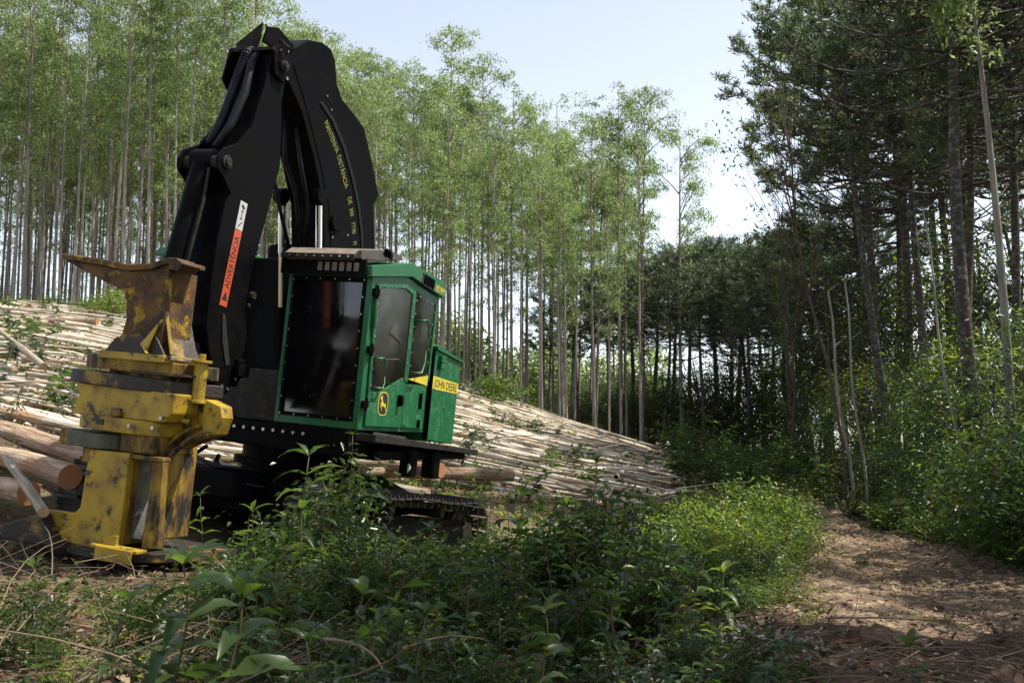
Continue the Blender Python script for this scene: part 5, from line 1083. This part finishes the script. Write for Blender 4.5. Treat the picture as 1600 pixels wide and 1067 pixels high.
# leafy slash and bark between the poles
n = 900; y = 15 + 38 * rng.uniform(0, 1, n) ** 1.1; x = rng.uniform(-31, 13, n); ok = inpoly(x, y); x, y = x[ok], y[ok]; z = H(x, y) + 0.15
keep = (np.sin(x * 0.9 + 1) * np.sin(y * 0.5) > np.where(x < -0.28 * y, -0.35, -0.05)); x, y, z = x[keep], y[keep], z[keep]
b, ms = merge([WD[5], WD[8], WD[3], WD[7]], np.stack([x, y, z], -1), rng.uniform(0, 6, len(x)), rng.uniform(0.9, 2.0, len(x)), rng.integers(0, 4, len(x)))
stuff('leafy_slash', b, ms, 'cut leafy tops and sprouting weeds lying between the felled poles', 'brushwood')
def chips(n, poly_f, smin, smax, m, name, label, cat, lift=0.02, aspect=0.4, tiltz=0.35):
    P = poly_f(n); P = np.c_[P, H(P[:, 0], P[:, 1]) + lift * rng.uniform(0.3, 1.5, len(P))]
    D = rng.normal(size=(len(P), 3)); D[:, 2] *= tiltz; L = rng.uniform(smin, smax, len(P)); N_ = rng.normal(size=(len(P), 3)) * 0.5 + [0, 0, 1.2]
    V, F = leaf_arrays(P, D, L, L * aspect * rng.uniform(0.5, 1.4, len(P)), rng, droop=0.05, N=N_)
    b = MB(); b.addq(V, F, 0); return stuff(name, b, [M[m]], label, cat)
def fan(d0, d1, u0, u1, pw=1.0, cond=None):
    def f(n):
        d = d0 + (d1 - d0) * rng.uniform(0, 1, n) ** pw; u = rng.uniform(u0, u1, n); x = (u - 800) / FPX * d; p = np.c_[x, d]
        return p[cond(p)] if cond is not None else p
    return f
np_ = lambda p: ~on_path(p[:, 0], p[:, 1], 0.1)
op_ = lambda p: on_path(p[:, 0], p[:, 1], -0.1)
chips(16000, fan(3.5, 20, -150, 1250, 1.3, np_), 0.03, 0.10, 'litter', 'leaf_litter', 'dry leaves and wood chips strewn over the ground before the machine', 'leaf litter', 0.03)
chips(16000, fan(6.0, 27, 1050, 1700, 1.5, op_), 0.02, 0.08, 'litter', 'track_litter', 'dry leaves and chips scattered on the dirt track', 'leaf litter', 0.065, 0.5, 0.15)
chips(9000, lambda n: (lambda y, x: np.c_[x, y][inpoly(x, y)])(13.5 + 40 * rng.uniform(0, 1, n), rng.uniform(-31, 14, n)), 0.08, 0.35, 'litter', 'bark_debris', 'strips of shed bark between the felled poles', 'bark debris', 0.35, 0.16)
def twigs(n, f, L0, L1, r, m, name, label, lift=0.06, up=0.25):
    P = f(n); n = len(P); P = np.c_[P, H(P[:, 0], P[:, 1]) + lift * rng.uniform(0.1, 1.6, n)]; a = rng.uniform(0, 6.28, n); L = rng.uniform(L0, L1, n)
    D = np.stack([np.cos(a), np.sin(a), rng.uniform(-0.1, up, n)], -1) * L[:, None]; Pm = P + D * 0.5 + rng.normal(size=(n, 3)) * (L * 0.10)[:, None]
    V, F = tubes_tri(bez(P, Pm, P + D, 5), np.linspace(1, .4, 5)[None] * rng.uniform(0.5, 1.5, n)[:, None] * r, 3)
    b = MB(); b.addq(V, F, 0); return stuff(name, b, [M[m]], label, 'twigs')
twigs(800, fan(3.5, 17, -150, 1200, 1.2, np_), 0.15, 0.8, 0.005, 'twig_dry', 'dry_twigs', 'dry grey twigs and thin sticks strewn over the foreground')
twigs(150, fan(3.6, 9.5, -150, 520, 1.0), 0.3, 1.1, 0.006, 'twig_dry', 'brush_pile', 'tangle of dry sticks at the lower left in front of the felling head', 0.18, 0.5)
twigs(420, fan(5.8, 8.6, 1040, 1650, 1.0), 0.2, 1.0, 0.006, 'twig_dry', 'track_twigs', 'dry sticks lying across the near edge of the dirt track', 0.12, 0.3)
twigs(420, lambda n: (lambda y, x: np.c_[x, y][inpoly(x, y)])(14 + 38 * rng.uniform(0, 1, n), rng.uniform(-31, 14, n)), 1.0, 3.5, 0.022, 'log_pale_s', 'crooked_branches', 'thin crooked pale branches lying across the felled poles', 0.5, 0.12)
# turned clods of soil along the near edge of the track and below the head
def clods(n, f, r0, r1, label):
    P = f(n); n = len(P); P = np.c_[P, H(P[:, 0], P[:, 1])]; r = rng.uniform(r0, r1, n) * rng.uniform(0.5, 1, n)
    base = np.array([(0,0,1),(0.894,0,0.447),(0.276,0.851,0.447),(-0.724,0.526,0.447),(-0.724,-0.526,0.447),(0.276,-0.851,0.447),(0.724,0.526,-0.447),(-0.276,0.851,-0.447),(-0.894,0,-0.447),(-0.276,-0.851,-0.447),(0.724,-0.526,-0.447),(0,0,-1)], float)
    Fi = np.array([(0,1,2),(0,2,3),(0,3,4),(0,4,5),(0,5,1),(1,6,2),(2,7,3),(3,8,4),(4,9,5),(5,10,1),(1,10,6),(2,6,7),(3,7,8),(4,8,9),(5,9,10),(6,11,7),(7,11,8),(8,11,9),(9,11,10),(10,11,6)])
    # one subdivision for rough lumps
    mids = {}; bb = [tuple(p) for p in base]; F2 = []
    def md(a, c):
        k = (min(a, c), max(a, c))
        if k not in mids: p = (np.array(bb[a]) + np.array(bb[c])); bb.append(tuple(p / np.linalg.norm(p))); mids[k] = len(bb) - 1
        return mids[k]
    for a, c, e in Fi: p, q, s = md(a, c), md(c, e), md(e, a); F2 += [(a, p, s), (p, c, q), (s, q, e), (p, q, s)]
    base = np.array(bb); F2 = np.array(F2)
    V = P[:, None] + base[None] * (1 + 0.28 * rng.normal(size=(n, len(base), 1))) * r[:, None, None] * np.array([1.3, 1.1, 0.75])
    F = (F2[None] + (np.arange(n) * len(base))[:, None, None]).reshape(-1, 3)
    b = MB(); b.addq(V.reshape(-1, 3), F, 0); return stuff('soil_clods', b, [M['clod']], label, 'soil')
clods(520, fan(6.2, 8.7, 1060, 1680, 1.0), 0.03, 0.20, 'lumps of churned soil along the near edge of the dirt track')
clods(500, fan(4.5, 11, -100, 700, 1.0), 0.02, 0.09, 'lumps of churned soil in front of the machine')
clods(900, fan(8, 26, 1180, 1600, 1.0, op_), 0.04, 0.075, 'small crumbs of soil on the dirt track')
chips(260, fan(6.4, 7.6, 1110, 1270, 1.0), 0.04, 0.095, 'dryleaf', 'withered_leaves', 'heap of pale withered leaves on cut branches at the near left edge of the track', 'withered leaves', 0.22, 0.5, 0.8)
chips(220, fan(6.5, 8.8, 1300, 1650, 1.0), 0.03, 0.06, 'dryleaf', 'withered_leaves', 'scattered pale dead leaves among the clods on the near track edge', 'withered leaves', 0.12, 0.5, 0.6)

# undergrowth: the nearest weeds one by one, a low cover joined beneath them
def okspot(x, y):
    l = MRn.T @ (np.array([x, y, 1.0]) - MT)
    if -2.8 < l[0] < 1.6 and l[1] > -1.0 and l[1] < 4: return False
    if -1.4 < l[0] < 0.9 and l[1] > -3.1 and l[1] < 0: return False
    return not on_path(x, y, 0.0)[0]
cand = []
while len(cand) < 290:
    d = 3.4 + 10.5 * rng.uniform() ** 0.9; u = rng.uniform(-120, 1210); x = (u - 800) / FPX * d
    pr = 1.0 if u > 380 else 0.62
    if d < 5.2 and u > 380: pr = 0.8
    if rng.random() > pr or not okspot(x, d): continue
    cand.append((d, u, x))
cand.sort()
zz_ = H(np.array([c[2] for c in cand]), np.array([c[0] for c in cand]))
labs = ['low branching weed with small dark leaves', 'slender weed with narrow leaves up its stem', 'leafy herb with broad soft leaves', 'bushy weed in the foreground thicket']
wl_ = [2, 1, 3, 2, 2, 3, 1, 0, 3]
names = {0: 'weed', 1: 'weed', 2: 'weed', 3: 'weed'}
for (d, u, x), z in zip(cand, zz_):
    q = int(rng.choice(9, p=[.17, .12, .17, .10, .18, .08, .05, .10, .03])); s = rng.uniform(0.7, 1.3)
    # thicket height: taller to the middle, low at the left and close to the camera
    lim = (0.55 if u < 380 else 1.0) if d > 5.5 else (0.42 if u < 380 else 0.65)
    hq = [0.9, 1.2, .8, .6, 1.0, .45, 1.3, .7, .35][q]; s = min(s, lim * rng.uniform(0.8, 1.25) / hq)
    vl = 905 if u < 380 else (815 if u < 560 else (840 if u < 745 else (818 if u < 1000 else 850)))
    zt = at(u, vl + rng.uniform(-50, 85), d)[2]; s = min(s, max((zt - z) / hq, 0.28)) if d > 4.5 else s
    zone = 'at the lower left before the felling head' if u < 380 else ('before the crawler track' if u < 800 else 'between the machine and the dirt track')
    lab = {0: 'weed with lance shaped leaves ', 1: 'slender weed with very narrow leaves ', 2: 'fine branched weed with small leaves ', 3: 'soft herb with broad leaves ', 4: 'dark fine leaved weed ', 5: 'low spreading herb ', 6: 'tall thin weed ', 7: 'grey green weed ', 8: 'low bright green herb '}[q] + zone
    one('weed', WDM[q], lab, 'weed', (x, d, z - 0.02), rng.uniform(0, 6.28), s, lab.replace('weed', 'weeds', 1).replace('herb', 'herbs', 1) if True else None, (rng.normal() * 0.12, rng.normal() * 0.12))
def cover(n, d0, d1, u0, u1, protos, s0, s1, pw=1.0, cond=okspot):
    d = d0 + (d1 - d0) * rng.uniform(0, 1, n) ** pw; u = rng.uniform(u0, u1, n); x = (u - 800) / FPX * d; ok = np.array([cond(a, b_) for a, b_ in zip(x, d)]); x, d = x[ok], d[ok]
    P = np.stack([x, d, H(x, d) - 0.02], -1); return merge(protos, P, rng.uniform(0, 6.28, len(x)), rng.uniform(s0, s1, len(x)), rng.integers(0, len(protos), len(x)))
SHR = [broadleaf(81, 1.3, 0.42, .012, .10, 34, 24, 'leaf_weed', 0.05, trunks=3, bark='stem_green', cl=1.1), broadleaf(82, 1.3, 0.36, .012, .085, 34, 26, 'leaf_dark', 0.05, trunks=3, bark='stem_green', cl=1.1)]
for u, vt, d, q, lab in [(535, 695, 9.3, 1, 'tall dark shrub before the corner of the cab'), (505, 760, 8.6, 1, 'dark shrub left of the tall one before the cab corner'), (440, 790, 7.9, 0, 'leafy shrub before the turntable of the machine'), (590, 805, 8.4, 0, 'leafy shrub before the front end of the crawler track'),
        (905, 770, 8.8, 0, 'dark shrub before the middle of the pole field'), (948, 745, 9.0, 1, 'tallest dark shrub before the pole field'), (860, 800, 8.4, 0, 'leafy shrub beside the bare soil patch'), (1000, 820, 8.2, 1, 'dark shrub left of the sunlit bushes'),
        (700, 825, 7.8, 0, 'leafy shrub before the rear end of the crawler track'), (370, 850, 6.6, 0, 'leafy shrub right of the foot of the felling head'), (1060, 850, 7.8, 0, 'leafy shrub before the sunlit bushes'), (250, 905, 6.2, 0, 'low shrub below the yellow foot of the felling head'), (80, 900, 5.8, 1, 'low dark shrub near the left edge')]:
    x, y, z = gpos(u, d); s = (at(u, vt, d)[2] - z) / 1.3
    make2('shrub', SHR[q], lab, 'shrub', (x, y, z - 0.04), rng.uniform(0, 6), (min(s, 1.0) * 1.1, min(s, 1.0) * 1.1, s))
n_t = 0
for k in range(400):
    if n_t >= 62: break
    u = rng.uniform(330, 1040); d = rng.uniform(6.3, 9.6); x = (u - 800) / FPX * d
    if not okspot(x, d): continue
    z = H1(x, d); vt = rng.uniform(765, 850) if u > 745 or u < 560 else rng.uniform(800, 860)
    q = [1, 4, 6, 0, 2, 4][k % 6]; hq = [0.9, 1.2, .8, .6, 1.0, .45, 1.3, .7, .35][q]; s = (at(u, vt, d)[2] - z) / hq
    if s > 1.7 or s < 0.4: continue
    n_t += 1; lab = ('tall dark weed rising out of the thicket before the crawler tracks' if u < 745 else 'tall dark weed rising out of the thicket before the pole field')
    one('tall_weed', WDM[q], lab, 'weed', (x, d, z - 0.02), rng.uniform(0, 6.28), s, 'tall weeds before the crawler tracks' if u < 745 else 'tall weeds before the pole field', (rng.normal() * 0.08, rng.normal() * 0.08))
b, ms = cover(400, 3.6, 14, 350, 1200, [WD[5], WD[3], WD[2], WD[4], WD[4]], 0.3, 0.7); stuff('ground_cover', b, ms, 'low tangled undergrowth between the weeds in front of the machine', 'undergrowth')
b, ms = cover(160, 3.6, 10, -150, 380, [WD[5], WD[8], TF[0]], 0.3, 0.7); stuff('ground_cover', b, ms, 'sparse low herbs among the litter at the lower left', 'undergrowth')
b, ms = cover(330, 10, 24, 600, 1230, [WD[8], WD[5], TF[0]], 0.4, 0.9); stuff('ground_cover', b, ms, 'bright low weeds and grass between machine, pole field and bushes', 'undergrowth')
b, ms = cover(420, 12, 40, 1230, 1750, [WD[5], TF[2], WD[4], WD[3]], 0.7, 1.4); stuff('ground_cover', b, ms, 'shaded undergrowth at the forest edge right of the track', 'undergrowth')
b, ms = cover(700, 28, 75, 1050, 1750, [WD[4], WD[0], WD[6]], 1.2, 2.4); stuff('forest_undergrowth', b, ms, 'dark undergrowth on the forest floor at the end of the track', 'undergrowth')
b, ms = cover(420, 50, 75, -120, 1100, [WD[4], WD[0], WD[5]], 0.6, 1.3); stuff('plantation_undergrowth', b, ms, 'weeds and grass on the ground under the plantation', 'undergrowth')
b, ms = cover(260, 8, 24, 1200, 1500, [TF[0], TF[1], WD[8]], 0.25, 0.6, cond=lambda a, c: bool(on_path(a, c, -0.2)[0]) and random.random() < 0.35); stuff('track_weeds', b, ms, 'small grass tufts and cut sprigs on the dirt track', 'grass')

# hero plants: every large leaf is an object of its own
def leafobj(w_, seed=0, fold=0.22, droop=0.25, n=5):
    rg = np.random.default_rng(seed); t = np.linspace(0, 1, n); wd = w_ * np.sin(PI * t ** 0.8) ** 0.9 / 2; wd[-1] = 0; wd[0] = w_ * 0.02
    V = []; 
    for i in range(n):
        z = 0.12 * math.sin(t[i] * PI * 0.8) - droop * t[i] ** 2; sg = 0.02 * (-1) ** i
        V += [(t[i], -wd[i], z + fold * wd[i] * 2 + sg), (t[i], 0, z), (t[i], wd[i], z + fold * wd[i] * 2 - sg)]
    F = []
    for i in range(n - 1):
        a = 3*i; F += [(a, a+3, a+4, a+1), (a+1, a+4, a+5, a+2)]
    return V, F
def lmesh(m, w_, seed, **k): V, F = leafobj(w_, seed, **k); b = MB(); b.add(V, F); return b.mesh('leaf', [M[m]], smooth=True)
LMH = {'broad': [lmesh('leaf_weed', .40, 1), lmesh('leaf_weed', .36, 2, droop=.4), lmesh('leaf_mid', .42, 3, droop=.1)], 'lance': [lmesh('leaf_mid', .24, 4), lmesh('leaf_weed', .22, 5, droop=.45), lmesh('leaf_mid', .26, 6, droop=.1)],
       'lime': [lmesh('leaf_lime', .34, 7), lmesh('leaf_lime', .30, 8, droop=.4)], 'dark': [lmesh('leaf_dark', .42, 9), lmesh('leaf_dark', .38, 10, droop=.4)], 'blue': [lmesh('leaf_blue', .34, 11), lmesh('leaf_weed', .34, 12, droop=.3)]}
def sapling(u, vt, d, kind, L, nn, label, per=2, lean=(0, 0), r=0.008, f0=0.35, cat='plant', name='sapling', ub=None):
    L = L * (1.35 if L > 0.115 else 1.15)
    x, y, z = gpos(ub if ub is not None else u, d); top = at(u, vt, d); h = top[2] - z; dx = top[0] - x
    t = thing(name, label, cat, (x, y, z)); k = 7; q = np.linspace(0, 1, k); P = np.stack([dx * q ** 1.5 + 0.02 * np.sin(q * 7 + u), lean[1] * q + 0.02 * np.cos(q * 6 + u), h * q], -1); P[0, 2] = -0.05
    obj('stem', MB().tube(P, np.linspace(r, r * 0.4, k), 6), M['stem_green'], t, smooth=True)
    tot = 0
    for i in range(nn):
        f = f0 + (1 - f0) * i / max(nn - 1, 1); j = f * (k - 1); a = int(min(j, k - 2)); p = P[a] + (P[a+1] - P[a]) * (j - a)
        for c in range(per if i < nn - 1 else per + 2):
            az = i * 2.4 + c * 2 * PI / (per if i < nn - 1 else per + 2) + rng.uniform(-.3, .3); el = rng.uniform(-0.25, 0.45) if i < nn - 1 else rng.uniform(0.2, 0.9)
            s = L * rng.uniform(0.7, 1.15) * (0.75 if i > nn - 3 else 1); me = LMH[kind][int(rng.integers(0, len(LMH[kind])))]
            o = link('leaf', me, t); o.location = p; o.rotation_euler = (rng.uniform(-.4, .4), -el, az); o.scale = (s, s, s); tot += 1
    return t
sapling(292, 882, 4.7, 'broad', 0.20, 5, 'sapling with a crown of large broad leaves at the lower left before the head', 3, r=.009)
sapling(372, 935, 4.3, 'broad', 0.21, 4, 'sapling with big toothed leaves at the lower left, right of its large leaved neighbour', 3, r=.009)
sapling(195, 940, 4.6, 'blue', 0.13, 4, 'small sapling with grey green leaves left of the large leaved sapling', 3)
sapling(60, 885, 6.0, 'lance', 0.12, 4, 'low leafy sprout near the left edge below the skirt of the head', 3)
sapling(478, 712, 7.4, 'lance', 0.24, 6, 'tall sapling with long pointed leaves in front of the turntable', 2, r=.010, f0=.45)
sapling(400, 800, 7.2, 'lance', 0.14, 5, 'thin leafy shoot left of the tall pointed leaved sapling', 2, r=.007)
sapling(318, 775, 8.0, 'lance', 0.12, 8, 'wispy shoot with many small curled leaves right of the felling head', 2, r=.006, f0=.25)
sapling(505, 745, 7.7, 'dark', 0.10, 9, 'dark dense weed right of the tall pointed leaved sapling', 3, f0=.2, name='tall_weed')
sapling(548, 680, 9.3, 'dark', 0.09, 16, 'tall dark weed standing against the corner of the cab', 3, f0=.15, name='tall_weed')
sapling(528, 780, 8.9, 'dark', 0.09, 12, 'dark bushy weed below the cab corner', 3, f0=.15, name='tall_weed')
sapling(562, 730, 9.4, 'dark', 0.08, 12, 'dark leafy weed just right of the cab corner', 3, f0=.1, name='tall_weed')
sapling(932, 722, 8.4, 'dark', 0.13, 13, 'tall dark leafy weed rising in front of the pole field', 3, r=.009, f0=.25, name='tall_weed', ub=905)
sapling(955, 790, 8.3, 'dark', 0.13, 10, 'dark leafy weed right beside the tall one before the pole field', 3, f0=.25, name='tall_weed', ub=920)
sapling(890, 790, 8.2, 'broad', 0.15, 8, 'leafy weed left of the tall dark one before the pole field', 3, f0=.2, name='tall_weed')
sapling(838, 800, 8.3, 'dark', 0.14, 9, 'dark plant with drooping leaves above the bare soil patch', 2, f0=.3, ub=850, name='tall_weed')
sapling(812, 775, 8.6, 'broad', 0.17, 4, 'thin dark stem with a few broad leaves right of the crawler track', 2, f0=.6, r=.008)
sapling(745, 690, 9.4, 'lance', 0.11, 14, 'tall thin weed with narrow hanging leaves right of the step', 2, f0=.1, r=.006, name='tall_weed')
sapling(757, 740, 9.0, 'lance', 0.10, 12, 'thin weed with narrow leaves beside the end of the crawler track', 2, f0=.1, r=.006, name='tall_weed')
sapling(770, 765, 8.8, 'lance', 0.10, 10, 'slanting thin weed with narrow leaves right of the crawler track', 2, f0=.15, r=.006, name='tall_weed', ub=752)
sapling(1105, 868, 6.6, 'lime', 0.15, 5, 'sunlit branch with bright lime leaves beside the dirt track', 3, f0=.4, r=.008, ub=1060)
sapling(1135, 895, 6.8, 'lime', 0.15, 5, 'bright leafy shoot nearest the dirt track', 3, f0=.3, r=.008, ub=1100)
sapling(1080, 905, 6.4, 'broad', 0.14, 5, 'leafy shoot left of the lime leaves beside the track', 3, f0=.3, ub=1065)
sapling(1010, 850, 7.6, 'dark', 0.14, 8, 'shaded leafy weed left of the lime leaved branch', 3, f0=.2, name='tall_weed')
sapling(675, 830, 7.0, 'broad', 0.13, 7, 'leafy weed in front of the right end of the crawler track', 3, f0=.2)
sapling(615, 850, 6.6, 'blue', 0.12, 7, 'grey leaved weed before the middle of the crawler track', 3, f0=.2)
sapling(440, 850, 5.8, 'broad', 0.13, 6, 'leafy shoot in the middle of the left thicket', 3, f0=.3)
sapling(455, 860, 6.8, 'lime', 0.13, 3, 'shoot with a bright drooping leaf cluster before the crawler track', 3, f0=.6)
sapling(735, 900, 5.4, 'broad', 0.12, 6, 'broad leaved weed in the centre of the thicket', 3, f0=.2)
sapling(565, 930, 4.9, 'broad', 0.13, 6, 'leafy weed near the bottom edge left of the middle', 3, f0=.2)
sapling(660, 960, 4.6, 'blue', 0.12, 5, 'grey leaved shoot near the bottom edge in the middle', 3, f0=.2)
sapling(850, 960, 5.0, 'dark', 0.13, 6, 'shaded broad weed near the bottom edge right of the middle', 3, f0=.2)
sapling(960, 940, 5.6, 'broad', 0.13, 6, 'broad leaved weed at the right end of the thicket', 3, f0=.2)
sapling(480, 1000, 4.2, 'lance', 0.12, 5, 'pointed leaved shoot at the bottom edge', 3, f0=.2)
sapling(1020, 1010, 5.2, 'dark', 0.12, 5, 'dark broad leaves at the bottom edge beside the churned soil', 3, f0=.2)
sapling(1420, 1010, 6.4, 'broad', 0.13, 3, 'cut leafy sprig lying among the clods at the bottom right', 3, f0=.2)
# bare bent stick and fallen branch
def stick_obj(pts, r, label, m='twig_dry'):
    P = [at(*p) for p in pts]; b = MB().tube(curve3(P, 9), np.linspace(r, r * .5, 9), 6); tag(obj('stick', b, M[m], smooth=True), label, 'stick')
stick_obj([(505, 998, 4.6), (590, 1000, 4.7), (602, 1060, 4.6)], .008, 'bent dry stick arching at the bottom edge')
stick_obj([(640, 1010, 4.9), (690, 985, 5.0), (755, 998, 5.1)], .006, 'thin bare twig bowing over the thicket')
stick_obj([(1095, 985, 7.0), (1200, 995, 6.9), (1290, 1020, 6.6)], .012, 'brown branch lying at the near left edge of the track')
stick_obj([(1290, 965, 8.2), (1400, 962, 8.4), (1600, 975, 8.6)], .010, 'long thin branch lying across the near part of the track')
